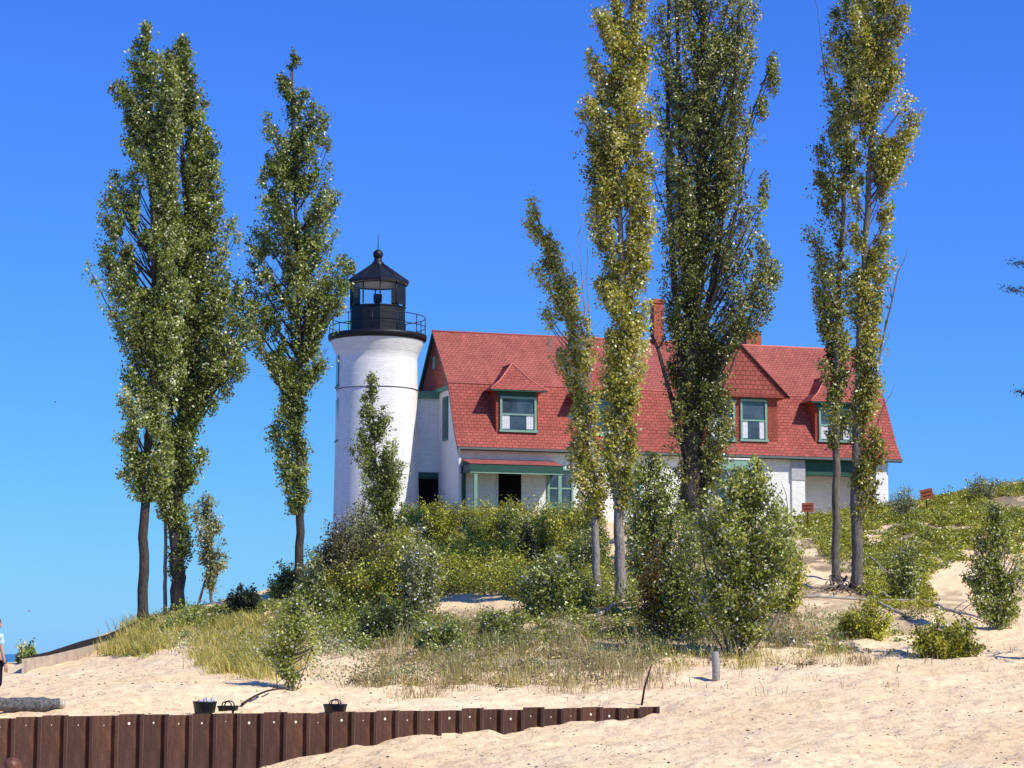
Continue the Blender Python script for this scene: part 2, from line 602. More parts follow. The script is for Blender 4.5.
# ------------------------------------------------------------------ terrain
def vnoise(x, y, seed=0):
    xi, yi = np.floor(x).astype(np.int64), np.floor(y).astype(np.int64)
    xf, yf = x - xi, y - yi
    u, v = xf * xf * (3 - 2 * xf), yf * yf * (3 - 2 * yf)

    def h(a, b):
        n = (a * 374761393 + b * 668265263 + seed * 1442695041) & 0xffffffff
        n = ((n ^ (n >> 13)) * 1274126177) & 0xffffffff
        n = n ^ (n >> 16)
        return (n & 0xffff) / 65535.0
    return (h(xi, yi) * (1 - u) + h(xi + 1, yi) * u) * (1 - v) + (h(xi, yi + 1) * (1 - u) + h(xi + 1, yi + 1) * u) * v


def fbm(x, y, seed=0, o=4):
    s, a, t = 0, 1.0, 0
    for i in range(o):
        s = s + a * vnoise(x * 2 ** i + 13 * i, y * 2 ** i - 7 * i, seed + i)
        t += a
        a *= 0.5
    return s / t


CTRL = [  # (px, py, depth) read off the dune's shape
    (300, 768, 38), (500, 768, 32), (700, 768, 32), (1024, 768, 32), (1150, 768, 32),
    (400, 738, 41), (500, 727, 42.3), (600, 718, 43.6), (650, 712, 44.2),
    (700, 705, 44), (900, 705, 42), (1024, 705, 42), (1150, 700, 42),
    (800, 684, 48), (1024, 672, 50), (700, 668, 52), (850, 657, 56), (1024, 660, 55), (1150, 655, 55),
    (350, 708, 43.6), (450, 706, 45), (550, 702, 46), (450, 690, 48), (330, 690, 49), (560, 680, 50), (640, 668, 53), (450, 655, 56), (560, 640, 59),
    (200, 707, 41.5), (100, 706, 40.5), (0, 712, 40), (-60, 714, 42), (10, 700, 45),
    (200, 680, 49), (100, 680, 50), (30, 682, 52), (-30, 690, 50), (250, 655, 58), (200, 650, 60), (125, 650, 63), (30, 683, 58), (60, 673, 60), (85, 664, 62.5), (108, 652, 66),
    (145, 618, 74), (180, 613, 76), (205, 608, 80), (110, 636, 72), (240, 604, 82), (290, 588, 82),
    (340, 640, 61), (330, 600, 72), (400, 620, 65), (480, 607, 67), (400, 580, 76),
    (597, 592, 68), (620, 602, 66), (690, 590, 72), (740, 655, 56), (740, 600, 68),
    (800, 600, 66), (857, 588, 70), (837, 572, 73), (940, 602, 68), (950, 578, 74), (1010, 600, 70), (995, 632, 61), (1090, 620, 62),
    (880, 540, 82), (960, 520, 86), (1024, 483, 97), (920, 505, 95), (1120, 470, 100), (1000, 510, 91),
    (480, 540, 90), (560, 535, 90), (650, 540, 90), (760, 535, 90), (340, 545, 93), (377, 522, 101),
]


def ctrl_points():
    pts = [P(*c) for c in CTRL]
    pts = [(p[0], p[1], p[2]) for p in pts]
    pts += [(-8, 20, .35), (0, 22, .6), (8, 22, 1.0), (-20, 20, .2), (0, 5, 1.4), (20, 5, 1.6), (-20, 5, 1.0), (0, -15, 1.2), (25, 25, 1.6), (-20, 35, 0.2)]
    # the pit in front of the sheet piling
    pts += [(-9.6, 34.0, .35), (-7.0, 36.0, .55), (-5.2, 38.0, .85), (-13, 32, .3)]
    # house terrace
    for a in (0, 6, 12, 18, 23):
        for b in (-5, 0, 4.3):
            p = HO + HU * a + HN * b
            pts.append((p[0], p[1], 9.0))
    pts += [(-6.4, 103, 9.1), (-9.5, 103, 7.0), (-13, 104, 3.6), (-18, 102, 1.2), (-26, 100, -.8), (-32, 85, -.8), (-30, 70, 0), (-24, 60, .8), (-20, 52, 1.2), (-17, 90, 1.6), (-13, 92, 3.2), (-9.5, 92, 5.6), (-20, 80, 0.6), (-20, 70, 1.6), (-16, 74, 2.7), (-17, 64, 2.3), (-15, 62, 2.55), (-13, 58, 2.4),
            (-30, 120, -1), (-10, 125, 6), (5, 130, 7), (30, 130, 9.5), (50, 130, 11), (50, 95, 10), (45, 70, 6.0), (38, 50, 3.2), (-45, 110, -1.5), (-50, 70, -1.5),
            (0, 170, 2), (40, 180, 6), (-40, 170, -2), (0, 250, -1), (60, 250, 2), (-80, 250, -2), (90, 180, 6), (100, 100, 10), (100, 250, 2)]
    return np.array(pts)


HAL = math.radians(17.5)
HU = np.array([math.cos(HAL), math.sin(HAL), 0])
HN = np.array([math.sin(HAL), -math.cos(HAL), 0])
HO = np.array(P(434, 331, 104))
HO[2] = 9.0
_cp = ctrl_points()
_C2 = 5.0 ** 2


def _phi(r2):
    return np.sqrt(r2 + _C2)


_n = len(_cp)
_A = np.zeros((_n + 3, _n + 3))
_d2 = (_cp[:, None, 0] - _cp[None, :, 0]) ** 2 + (_cp[:, None, 1] - _cp[None, :, 1]) ** 2
_A[:_n, :_n] = -_phi(_d2) + np.eye(_n) * 0.25
_A[:_n, _n] = 1
_A[:_n, _n + 1] = _cp[:, 0]
_A[:_n, _n + 2] = _cp[:, 1]
_A[_n:, :_n] = _A[:_n, _n:].T
_w = np.linalg.solve(_A, np.concatenate([_cp[:, 2], np.zeros(3)]))

# sheet piling line (plan)
WALL0 = np.array([-9.4, 36.4])
WALLD = np.array([math.cos(math.atan(.64)), math.sin(math.atan(.64))])
WALLN = np.array([WALLD[1], -WALLD[0]])   # towards the beach
WTOP = 1.95


def H(x, y):
    x = np.asarray(x, float)
    y = np.asarray(y, float)
    sh = x.shape
    x, y = x.ravel(), y.ravel()
    z = np.empty_like(x)
    for i in range(0, len(x), 20000):
        xs, ys = x[i:i + 20000], y[i:i + 20000]
        d2 = (xs[:, None] - _cp[None, :, 0]) ** 2 + (ys[:, None] - _cp[None, :, 1]) ** 2
        z[i:i + 20000] = -_phi(d2) @ _w[:_n] + _w[_n] + _w[_n + 1] * xs + _w[_n + 2] * ys
    # behind the piling the sand stands level with its top, in front it is dug out
    s = (x - WALL0[0]) * WALLD[0] + (y - WALL0[1]) * WALLD[1]
    d = (x - WALL0[0]) * WALLN[0] + (y - WALL0[1]) * WALLN[1]
    inr = 1 / (1 + np.exp((s - 15.2) * 3))
    back = np.clip((d + 3.2) / 2.4, 0, 1)
    zb = np.where(d < 0, z * (1 - back * inr) + (WTOP - 0.07) * back * inr, z)
    foot = np.interp(s, [-2, 4, 5.97, 8.67, 10.9, 13.2, 14.5, 15.5], [.1, .6, .92, 1.40, 1.56, 1.71, 1.80, 1.93]) + (fbm(x * 1.6, y * 1.6, 77, 2) - .5) * .16
    fw = np.clip(1 - d / 3.0, 0, 1) * inr
    zf = z * (1 - fw) + foot * fw
    z = np.where(d < -0.34, zb, zf)
    # sand texture: footprints and drifts
    amp = np.clip((y - 8) / 15, 0.2, 1) * np.clip((140 - y) / 40, 0, 1)
    z = z + amp * ((fbm(x * 2.3, y * 2.3, 3, 3) - .5) * .16 + (fbm(x * .45, y * .45, 9, 2) - .5) * .22)
    return z.reshape(sh)


def ground_z(x, y):
    return float(H(np.array([x]), np.array([y]))[0])


def hit(px, py, y0=30, y1=112):
    d = ray(px, py)
    ys = np.arange(y0, y1, 0.1)
    t = ys / d[1]
    X = EYE[0] + d[0] * t
    Z = EYE[2] + d[2] * t
    g = H(X, ys)
    w = np.where(g >= Z)[0]
    i = w[0] if len(w) else int(np.argmin(Z - g))
    return np.array([X[i], ys[i], g[i]])


def build_terrain():
    ys = [-25.0]
    while ys[-1] < 18:
        ys.append(ys[-1] + 1.0)
    while ys[-1] < 60:
        ys.append(ys[-1] + 0.115)
    while ys[-1] < 115:
        ys.append(ys[-1] + 0.35)
    while ys[-1] < 400:
        ys.append(ys[-1] + 4)
    ys = np.array(ys)
    core = np.linspace(-0.29, 0.29, 420)
    side = 0.29 + np.cumsum(np.linspace(0.004, 0.06, 34))
    t = np.concatenate([-side[::-1], core, side])
    wid = np.maximum(ys, 26.0)
    X = wid[:, None] * t[None, :]
    Y = np.repeat(ys[:, None], len(t), 1)
    Z = H(X, Y)
    Z = np.maximum(Z, -2.5)
    r, c = X.shape
    v = np.stack([X, Y, Z], -1).reshape(-1, 3)
    idx = np.arange(r * c).reshape(r, c)
    f = np.stack([idx[:-1, :-1], idx[:-1, 1:], idx[1:, 1:], idx[1:, :-1]], -1).reshape(-1, 4)
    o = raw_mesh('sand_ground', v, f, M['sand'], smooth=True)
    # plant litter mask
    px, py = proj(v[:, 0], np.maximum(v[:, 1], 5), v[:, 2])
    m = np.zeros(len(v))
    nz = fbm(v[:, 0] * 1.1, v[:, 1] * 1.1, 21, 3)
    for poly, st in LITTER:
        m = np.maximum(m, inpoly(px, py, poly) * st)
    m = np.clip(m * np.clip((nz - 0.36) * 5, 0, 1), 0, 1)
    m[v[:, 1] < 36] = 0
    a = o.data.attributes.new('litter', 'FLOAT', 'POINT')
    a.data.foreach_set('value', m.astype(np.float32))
    tag(o, 'pale sand beach and dune', None, None, 'structure')
    return o


def inpoly(px, py, poly):
    r = np.zeros(len(px), bool)
    n = len(poly)
    j = n - 1
    for i in range(n):
        xi, yi = poly[i]
        xj, yj = poly[j]
        c = ((yi > py) != (yj > py)) & (px < (xj - xi) * (py - yi) / (yj - yi + 1e-9) + xi)
        r ^= c
        j = i
    return r


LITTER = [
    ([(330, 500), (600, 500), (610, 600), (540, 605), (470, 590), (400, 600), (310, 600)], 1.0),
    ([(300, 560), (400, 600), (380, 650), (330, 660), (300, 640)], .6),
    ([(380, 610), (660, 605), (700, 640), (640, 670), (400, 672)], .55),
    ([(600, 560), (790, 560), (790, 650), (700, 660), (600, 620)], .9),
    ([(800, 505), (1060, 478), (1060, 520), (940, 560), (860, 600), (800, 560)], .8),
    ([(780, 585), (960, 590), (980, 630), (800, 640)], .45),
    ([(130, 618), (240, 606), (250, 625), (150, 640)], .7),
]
build_terrain()

lk = MB()
lk.quad([(-30000, -200, -1.2), (30000, -200, -1.2), (30000, 40000, -1.2), (-30000, 40000, -1.2)])
tag(lk.build('lake_water', M['water']), 'deep blue lake behind the dune', None, None, 'structure')


# ------------------------------------------------------------------ foliage
def leaf_mesh(name, c, size, tone, mat, parent=None, origin=None, flat=0.0, asp=0.8):
    n = len(c)
    if origin is not None:
        c = c - np.asarray(origin)[None, :]
    nn = RNG.normal(size=(n, 3))
    nn[:, 2] = nn[:, 2] * (1 - flat) + flat * 1.5 * np.sign(nn[:, 2] + 1e-6)
    nn /= np.linalg.norm(nn, axis=1)[:, None]
    a = RNG.normal(size=(n, 3))
    t = np.cross(nn, a)
    t /= np.linalg.norm(t, axis=1)[:, None]
    b = np.cross(nn, t)
    s = size[:, None]
    v = np.stack([c - t * s * .5, c + b * s * .42 * asp - t * s * .08, c + t * s * .55, c - b * s * .42 * asp - t * s * .08], 1).reshape(-1, 3)
    f = np.arange(n * 4).reshape(-1, 4)
    return raw_mesh(name, v, f, mat, parent, np.clip(tone, 0, 1))


def prof_at(prof, py):
    ys = np.array([p[0] for p in prof], float)
    return np.interp(py, ys, [p[1] for p in prof]), np.interp(py, ys, [p[2] for p in prof])


def bez(a, b, c, t):
    t = np.asarray(t)[:, None]
    return a * (1 - t) ** 2 + b * 2 * t * (1 - t) + c * t * t


def poplar(label, depth, trunk, r0, r1, prof, nbr, nleaf, pal, bark, lsize=.105, name='poplar_tree', cat='tree', group=None,
           extra=(), thick=0.8, lobes=(), tonebias=0.0, steep=1.0, twl=.55, spread=.13, tufts=()):
    """trunk: photo points at one depth -> world; crown outline rows (py, left, right)"""
    nleaf = int(nleaf * 2.7)
    lsize *= 1.04
    tp = np.array([P(x, y, depth) for x, y in trunk])
    base = tp[0].copy()
    base[2] = ground_z(base[0], base[1]) - 0.15
    tp[0] = base
    root = empty(name, base, 0, label, cat, group)
    # smooth trunk
    ts = np.linspace(0, 1, 30)
    seg = np.linspace(0, 1, len(tp))
    trp = np.stack([np.interp(ts, seg, tp[:, k]) for k in range(3)], 1)
    for _ in range(3):
        trp[1:-1] = (trp[:-2] + trp[2:] + 2 * trp[1:-1]) / 4
    wob = (RNG.random((30, 2)) - .5) * r0 * .5
    trp[2:, :2] += wob[2:]
    rad = [r0 * (1.35 if i == 0 else 1) * (1 - t) ** .75 + r1 for i, t in enumerate(ts)]
    tb = MB()
    tb.tube([p - base for p in trp], rad, 12)
    tb.build('trunk', bark, root)
    pys = np.array([proj(*p)[1] for p in trp])
    ymin, ymax = prof[0][0], prof[-1][0]
    sc = depth / FPX
    wsum = np.array([max(2, prof_at(prof, y)[1] - prof_at(prof, y)[0]) for y in np.linspace(ymin, ymax, 80)])
    cdf = np.cumsum(wsum)
    cdf = cdf / cdf[-1]
    bb = MB()
    pts, tones = [], []
    npl = max(8, int(nbr * .95))
    budget = nleaf / npl
    for b in range(npl):
        py = float(np.interp((b + RNG.random()) / npl, cdf, np.linspace(ymin, ymax, 80)))
        L, R = prof_at(prof, py)
        q = RNG.random() * 2 - 1
        q = np.sign(q) * abs(q) ** .62
        half = (R - L) / 2
        px = (L + R) / 2 + q * half * RNG.uniform(.86, 1.06)
        dd = (RNG.random() * 2 - 1) * math.sqrt(max(0, 1 - q * q * .9)) * half * sc * thick
        tip = P(px, py, depth) + np.array([0, dd, 0])
        ti = int(np.clip(np.searchsorted(-pys, -py), 1, 29))
        lat = math.hypot(tip[0] - trp[ti][0], tip[1] - trp[ti][1])
        drop = (0.5 + lat * RNG.uniform(.8, 1.6)) * steep
        zt = tip[2] - drop
        zt = max(zt, min(trp[0][2] + 1.2, tip[2] - .2))
        o = np.array([np.interp(zt, trp[:, 2], trp[:, k]) for k in range(3)])
        mid = np.array([o[0] * .42 + tip[0] * .58, o[1] * .42 + tip[1] * .58, o[2] * .58 + tip[2] * .42])
        mid[:2] += (RNG.random(2) - .5) * .2
        tt = np.linspace(0, 1, 7)
        bp = bez(o, mid, tip, tt)
        ln = float(np.linalg.norm(tip - o))
        br = min(.06, .010 + ln * .009)
        bb.tube([p - base for p in bp], [br * (1 - t * .85) + .003 for t in tt], 5, False)
        # a spindle of short twigs round the outer part of the limb
        n_tw = max(6, int(budget / 16))
        btone = RNG.normal(0, .15) + (.05 if abs(q) > .5 else -.05)
        u = 1 - RNG.random(n_tw) ** 1.05 * .88
        org = bez(o, mid, tip, u)
        sp = np.minimum(.42, .12 + ln * .10) * np.sin(np.clip(u * 1.05, 0, 1) * math.pi * .86 + .12) * twl * 2.1
        dirs = RNG.normal(size=(n_tw, 3)) * np.array([1, 1, .35])
        dirs[:, 2] += .75
        dirs /= np.linalg.norm(dirs, axis=1)[:, None]
        side = RNG.normal(size=(n_tw, 3)) * sp[:, None] * .38
        for k in range(n_tw):
            m_ = int(RNG.integers(10, 20))
            L_ = sp[k] * RNG.uniform(.5, 1.2) + .08
            uu = RNG.random(m_)[:, None]
            a_ = org[k] + side[k]
            pts.append(a_ + dirs[k] * L_ * uu + RNG.normal(size=(m_, 3)) * spread * .62)
            tones.append(np.full(m_, .42 + btone + RNG.normal(0, .11) + tonebias) + RNG.normal(0, .20, m_))
            if k % 3 == 0:
                bb.tube([org[k] - base, a_ + dirs[k] * L_ * .9 - base], [.007, .002], 3, False)
    c = np.concatenate(pts)
    tone = np.concatenate(tones)
    # keep the photographed outline, a little ragged
    X, Y = proj(c[:, 0], c[:, 1], c[:, 2])
    L, R = prof_at(prof, Y)
    ragged = (fbm(c[:, 2] * 1.3, c[:, 0] * 1.0 + 50, 5, 3) - .5) * 24
    ragged2 = (fbm(c[:, 2] * 1.1 + 31, c[:, 1] * 1.0, 15, 3) - .5) * 24
    keep = (X > L - 9 + ragged) & (X < R + 9 - ragged2) & (Y > ymin - 14) & (Y < ymax + 10)
    # holes
    hole = fbm(c[:, 0] * 1.5 + 7 + c[:, 1] * .35, c[:, 2] * .7, 41, 3)
    keep &= hole > .31 + .05 * (RNG.random(len(c)) - .5)
    for (hx, hy, hr, vr) in lobes:
        keep &= ((X - hx) / hr) ** 2 + ((Y - hy) / vr) ** 2 > 1
    c, tone = c[keep], tone[keep]
    for (fx, fy, frx, fry, fn) in tufts:
        cen = P(fx, fy, depth)
        q_ = RNG.normal(size=(fn, 3))
        q_ /= (np.linalg.norm(q_, axis=1) / RNG.random(fn) ** .5)[:, None]
        c = np.concatenate([c, cen + q_ * np.array([frx * sc, frx * sc, fry * sc])])
        tone = np.concatenate([tone, RNG.normal(.42 + tonebias, .2, fn)])
    if nbr > 185 and thick == .9:  # interior shade of the lower crown painted into the leaf tone
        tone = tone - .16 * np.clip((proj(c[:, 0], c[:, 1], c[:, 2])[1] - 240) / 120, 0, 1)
    flashes = RNG.random(len(tone)) < .04
    tone[flashes] = 1.0
    print('crown', len(c), nleaf)
    leaf_mesh('crown', c, RNG.uniform(.7, 1.25, len(c)) * lsize, tone, pal, root, base)
    for (pl, rr, nt) in extra:   # dead limbs
        pp = [P(x, y, depth) + np.array([0, RNG.uniform(-.1, .1), 0]) for x, y in pl]
        bb.tube([p - base for p in pp], [rr * (1 - i / len(pp) * .8) for i in range(len(pp))], 5)
        for _ in range(nt):
            i = RNG.integers(1, len(pp))
            o = pp[i]
            e = o + np.array([RNG.uniform(-.45, .45), RNG.uniform(-.2, .2), RNG.uniform(.3, .9)])
            bb.tube([o - base, (o + e) / 2 - base + np.array([.05, 0, 0]), e - base], [rr * .35, rr * .25, .004], 4)
    bb.build('branches', bark, root, merge=False)
    return root


def shrub(name, label, px, py, top, hw, nleaf, pal, bark=None, shape='round', cat='shrub', group=None, lsize=.085, stems=14, loc=None, lo=.08, depth_r=.8, tonebias=0, twl=.3):
    p = hit(px, py) if loc is None else np.array(loc)
    sc = p[1] / FPX
    base = p.copy()
    base[2] -= .08
    nleaf = int(nleaf * 1.7)
    hgt = (py - top) * sc
    W = hw * sc
    root = empty(name, base, 0, label, cat, group)
    sb = MB()
    pts, tones = [], []
    per = max(8, nleaf // stems)
    ntw = max(4, per // 16)
    for s in range(stems):
        ang = RNG.random() * 2 * math.pi
        q = RNG.random() ** .6
        hx = math.cos(ang) * q
        hy = math.sin(ang) * q * depth_r
        if shape == 'round':
            zt = hgt * math.sqrt(max(.05, 1 - (q * .93) ** 2)) * RNG.uniform(.6, 1.15)
            tip = np.array([hx * W, hy * W, zt])
        elif shape == 'spire':
            f = RNG.random()
            tip = np.array([hx * W * (1.0 - .8 * f), hy * W * (1 - .8 * f), hgt * (.35 + .65 * f)])
        else:  # vase
            tip = np.array([hx * W, hy * W, hgt * RNG.uniform(.62, 1.12) * (1 - .3 * q * q)])
        o = np.array([hx * W * .34, hy * W * .34, 0])
        mid = np.array([(o[0] * .4 + tip[0] * .6), (o[1] * .4 + tip[1] * .6), tip[2] * .5])
        mid[:2] += RNG.normal(0, .06, 2)
        tt = np.linspace(0, 1, 6)
        bp = bez(o, mid, tip, tt)
        sb.tube(bp, [.006 + .012 * hgt * (1 - t * .9) * .32 for t in tt], 5, False)
        tw = 1 - RNG.random(ntw) ** .9 * (1 - lo)
        org = bez(o, mid, tip, tw)
        btone = RNG.normal(0, .19)
        for k in range(ntw):
            dv = RNG.normal(size=3) * np.array([1, 1, .5]) + np.array([hx * .5, hy * .5, .6])
            dv /= np.linalg.norm(dv)
            L = RNG.uniform(.4, 1.2) * twl * min(1.3, .4 + hgt * .35)
            n = max(4, per // ntw)
            u = RNG.random(n)[:, None]
            pts.append(org[k] + dv * L * u + RNG.normal(size=(n, 3)) * .07 * min(1.5, .5 + hgt * .35))
            tones.append(.42 + btone + tonebias + RNG.normal(0, .21, n))
            if k % 2 == 0:
                sb.tube([org[k], org[k] + dv * L], [.005, .002], 3, False)
    sb.build('stems', bark or B['grey'], root, merge=False)
    c = np.concatenate(pts)
    tone = np.concatenate(tones)
    c = c[c[:, 2] > .02] if True else c
    tone = tone[:len(c)]
    fl = RNG.random(len(tone)) < .045
    tone[fl] = 1.0
    leaf_mesh('foliage', c, RNG.uniform(.7, 1.25, len(c)) * lsize, tone, pal, root)
    return root


def world_samples(poly, n_per_m2, yr=(40, 112), ex=()):
    x0 = min(p[0] for p in poly)
    x1 = max(p[0] for p in poly)
    Ya, Yb = yr
    xa = min((x0 - 512) / FPX * Ya, (x0 - 512) / FPX * Yb)
    xb = max((x1 - 512) / FPX * Ya, (x1 - 512) / FPX * Yb)
    n = int((xb - xa) * (Yb - Ya) * n_per_m2)
    X = RNG.uniform(xa, xb, n)
    Y = RNG.uniform(Ya, Yb, n)
    Z = H(X, Y)
    px, py = proj(X, Y, Z)
    k = inpoly(px, py, poly)
    for (ex_, ey, rx, ry) in ex:
        k &= ((px - ex_) / rx) ** 2 + ((py - ey) / ry) ** 2 > 1
    return np.stack([X[k], Y[k], Z[k]], 1)


def cover(name, label, cat, areas, pal, leaves=60, lsize=.075, kind='stuff'):
    P_, T_ = [], []
    for (poly, dens, r, h, yr, ex) in areas:
        s = world_samples(poly, dens, yr, ex)
        if not len(s):
            continue
        nz = fbm(s[:, 0] * .8, s[:, 1] * .8, 31, 3)
        s = s[nz > .37]
        nz = nz[nz > .37]
        for p, q in zip(s, nz):
            rr = r * RNG.uniform(.6, 1.3)
            hh = h * RNG.uniform(.4, 1.25) * (.6 + 1.4 * (q - .4) * 2)
            d = RNG.normal(size=(leaves, 3))
            d /= np.linalg.norm(d, axis=1)[:, None]
            d *= RNG.random((leaves, 1)) ** .4
            d[:, 2] = np.abs(d[:, 2])
            P_.append(p + d * np.array([rr, rr, hh]))
            T_.append(.40 + RNG.normal(0, .14) + RNG.normal(0, .15, leaves) + .15 * (d[:, 2] - .5))
    c = np.concatenate(P_)
    t = np.concatenate(T_)
    o = leaf_mesh(name, c, RNG.uniform(.7, 1.3, len(c)) * lsize, t, pal, None, None, .45)
    tag(o, label, cat, None, kind)
    print(name, len(c))
    return o


def blades(name, label, cat, roots, h, pal, w=.012, lean=.35, wind=(-.15, .0), per=26, rad=.16, kind='stuff', tone0=.45):
    n0 = len(roots)
    if n0 == 0:
        return
    r = np.repeat(roots, per, 0)
    n = len(r)
    clump = np.repeat(RNG.normal(0, .13, n0), per)
    ch = np.repeat(RNG.uniform(.6, 1.3, n0), per)
    r = r + np.stack([RNG.normal(0, rad, n), RNG.normal(0, rad, n), np.zeros(n) - .04], 1)
    hh = h * ch * RNG.uniform(.5, 1.2, n)
    a = RNG.uniform(0, 2 * math.pi, n)
    ln = RNG.uniform(.1, 1, n) * lean * hh
    dx = np.cos(a) * ln + wind[0] * hh
    dy = np.sin(a) * ln + wind[1] * hh
    b = RNG.uniform(0, math.pi, n)
    wx, wy = np.cos(b) * w, np.sin(b) * w
    z = np.zeros(n)
    v0 = r + np.stack([wx, wy, z], 1)
    v1 = r - np.stack([wx, wy, z], 1)
    m = r + np.stack([dx * .35, dy * .35, hh * .6], 1)
    v2 = m - np.stack([wx, wy, z], 1) * .8
    v3 = m + np.stack([wx, wy, z], 1) * .8
    tpt = r + np.stack([dx, dy, hh * np.sqrt(np.clip(1 - (ln / hh) ** 2, .3, 1))], 1)
    v4 = tpt - np.stack([wx, wy, z], 1) * .15
    v5 = tpt + np.stack([wx, wy, z], 1) * .15
    v = np.stack([v0, v1, v2, v3, v4, v5], 1).reshape(-1, 3)
    i = np.arange(n)[:, None] * 6
    f = np.concatenate([i + np.array([0, 1, 2, 3]), i + np.array([3, 2, 4, 5])], 1).reshape(-1, 4)
    t = tone0 + clump + RNG.normal(0, .16, n)
    o = raw_mesh(name, v, f, pal, None, np.clip(np.repeat(t, 2), 0, 1))
    tag(o, label, cat, None, kind)
    return o


# ================================================================== KEEPER'S HOUSE
house = empty('keeper_house', tuple(HO), HAL, 'long two storey white brick house with red gambrel roof and green trim', 'house')
ZR = 9.38


def hloc(px, py, b):
    """photo point on the house plane b (metres in front of the ridge) -> (a, z)"""
    d = ray(px, py)
    o = EYE - HO
    t = (b - o @ HN) / (d @ HN)
    p = EYE + d * t
    return float((p - HO) @ HU), float(p[2] - HO[2])


PROF = [(0.0, ZR), (2.84, 6.54), (3.95, 4.22), (4.5, 3.42)]
LEN = 22.0
Wb = 4.1


def roofz(b):
    b = abs(b)
    return float(np.interp(b, [p[0] for p in PROF], [p[1] for p in PROF]))


# walls: local x along the house, local -y to the front
w = MB()
def wallseg(x0, x1, y, z0, z1):
    w.quad([(x0, y, z0), (x1, y, z0), (x1, y, z1), (x0, y, z1)])


FZ = 3.55
a_rp0, _ = hloc(804, 500, Wb)
a_rp1, _ = hloc(876, 500, Wb)
wallseg(0.12, a_rp0, -Wb, -1.5, FZ + .4)
wallseg(a_rp1, LEN - .12, -Wb, -1.5, FZ + .4)
# right porch recess
w.quad([(a_rp0, -Wb + 1.6, -1.5), (a_rp1, -Wb + 1.6, -1.5), (a_rp1, -Wb + 1.6, FZ + .4), (a_rp0, -Wb + 1.6, FZ + .4)])
w.quad([(a_rp0, -Wb, -1.5), (a_rp0, -Wb + 1.6, -1.5), (a_rp0, -Wb + 1.6, FZ + .4), (a_rp0, -Wb, FZ + .4)])
w.quad([(a_rp1, -Wb, -1.5), (a_rp1, -Wb + 1.6, -1.5), (a_rp1, -Wb + 1.6, FZ + .4), (a_rp1, -Wb, FZ + .4)])
# back wall
w.quad([(LEN - .12, Wb, -1.5), (0.12, Wb, -1.5), (0.12, Wb, FZ + .4), (LEN - .12, Wb, FZ + .4)])
# gable walls up to the break
for x, s in ((0.12, 1), (LEN - .12, -1)):
    w.quad([(x, -Wb, -1.5), (x, Wb, -1.5), (x, Wb, 3.85), (x, 2.8, 6.45), (x, -2.8, 6.45), (x, -Wb, 3.85)][::s])
w.build('brick_walls', M['white_brick'], house)

# red shingled upper gables
g = MB()
for x in (0.06, LEN - .06):
    g = MB()
    g.quad([(x, -2.74, 6.42), (x, 2.74, 6.42), (x, 0, 9.2)])
    g.build('shingled_gable', M['wall_shingle'], house)
g = MB()
g.box(-.02, .12, -2.78, 2.78, 6.32, 6.46)
g.box(-.04, .12, -2.72, 2.72, 6.461, 6.50)
g.build('gable_band', M['mdgreen'], house)
g = MB()
g.box(0.0, .06, -.22, .22, 7.55, 8.15)
g.build('gable_vent', M['mdgreen'], house)

# main roof
def roof_surface(prof, x0, x1, thick, mat, name, parent):
    r = MB()
    for s in (-1, 1):
        for (b0, z0), (b1, z1) in zip(prof[:-1], prof[1:]):
            sl_ = math.hypot(b1 - b0, z1 - z0)
            q = [(x0, s * b1, z1), (x1, s * b1, z1), (x1, s * b0, z0), (x0, s * b0, z0)]
            uv = [(x0, 0), (x1, 0), (x1, sl_), (x0, sl_)]
            r.quad(q, uv)
    return r.build(name, mat, parent)


X0, X1 = -.10, LEN + .45
roof_up = roof_surface(PROF[:2], X0, X1, .1, M['roof_up'], 'upper_roof_slope', house)
roof_lo = roof_surface(PROF[1:], X0, X1, .1, M['roof'], 'lower_roof_slope', house)
# under boards (verge thickness and soffit)
r = MB()
for s in (-1, 1):
    pr = [(p[0] - .0, p[1] - .012) for p in PROF]
    un = [(max(0, p[0] - .03), p[1] - .17) for p in PROF]
    for i in range(3):
        for x in (X0, X1):
            r.quad([(x, s * pr[i][0], pr[i][1]), (x, s * pr[i + 1][0], pr[i + 1][1]), (x, s * un[i + 1][0], un[i + 1][1]), (x, s * un[i][0], un[i][1])])
        r.quad([(X0, s * un[i][0], un[i][1]), (X1, s * un[i][0], un[i][1]), (X1, s * un[i + 1][0], un[i + 1][1]), (X0, s * un[i + 1][0], un[i + 1][1])])
    r.quad([(X0, s * pr[3][0], pr[3][1]), (X1, s * pr[3][0], pr[3][1]), (X1, s * un[3][0], un[3][1]), (X0, s * un[3][0], un[3][1])])
    r.quad([(X0, s * 4.46, 3.26), (X1, s * 4.46, 3.26), (X1, s * 4.1, 3.30), (X0, s * 4.1, 3.30)])
r.build('roof_underside', M['dkgreen'], house)
r = MB()
r.tube([(X0, 0, ZR + .0), (X1, 0, ZR + .0)], .055, 6)
r.build('ridge_cap', M['hip'], roof_up)
r = MB()
r.tube([(X0, -2.86, 6.545), (X1, -2.86, 6.545)], .022, 6)
r.build('roof_break_strip', M['hip'], roof_lo)
r = MB()
r.box(X0, X1, -4.58, -4.50, 3.30, 3.40)
r.box(X0, X0 + .1, -4.6, -4.5, 3.05, 3.4)
r.build('gutter', simple('grey_gutter', (0.13, 0.14, 0.14), 0.5, 0.4), house)
r = MB()
r.box(0.02, 0.14, -4.28, -4.16, 2.55, 3.22)
r.box(0.03, 0.13, -4.26, -4.12, -.5, 2.55)
r.build('downspout', M['white'], house)


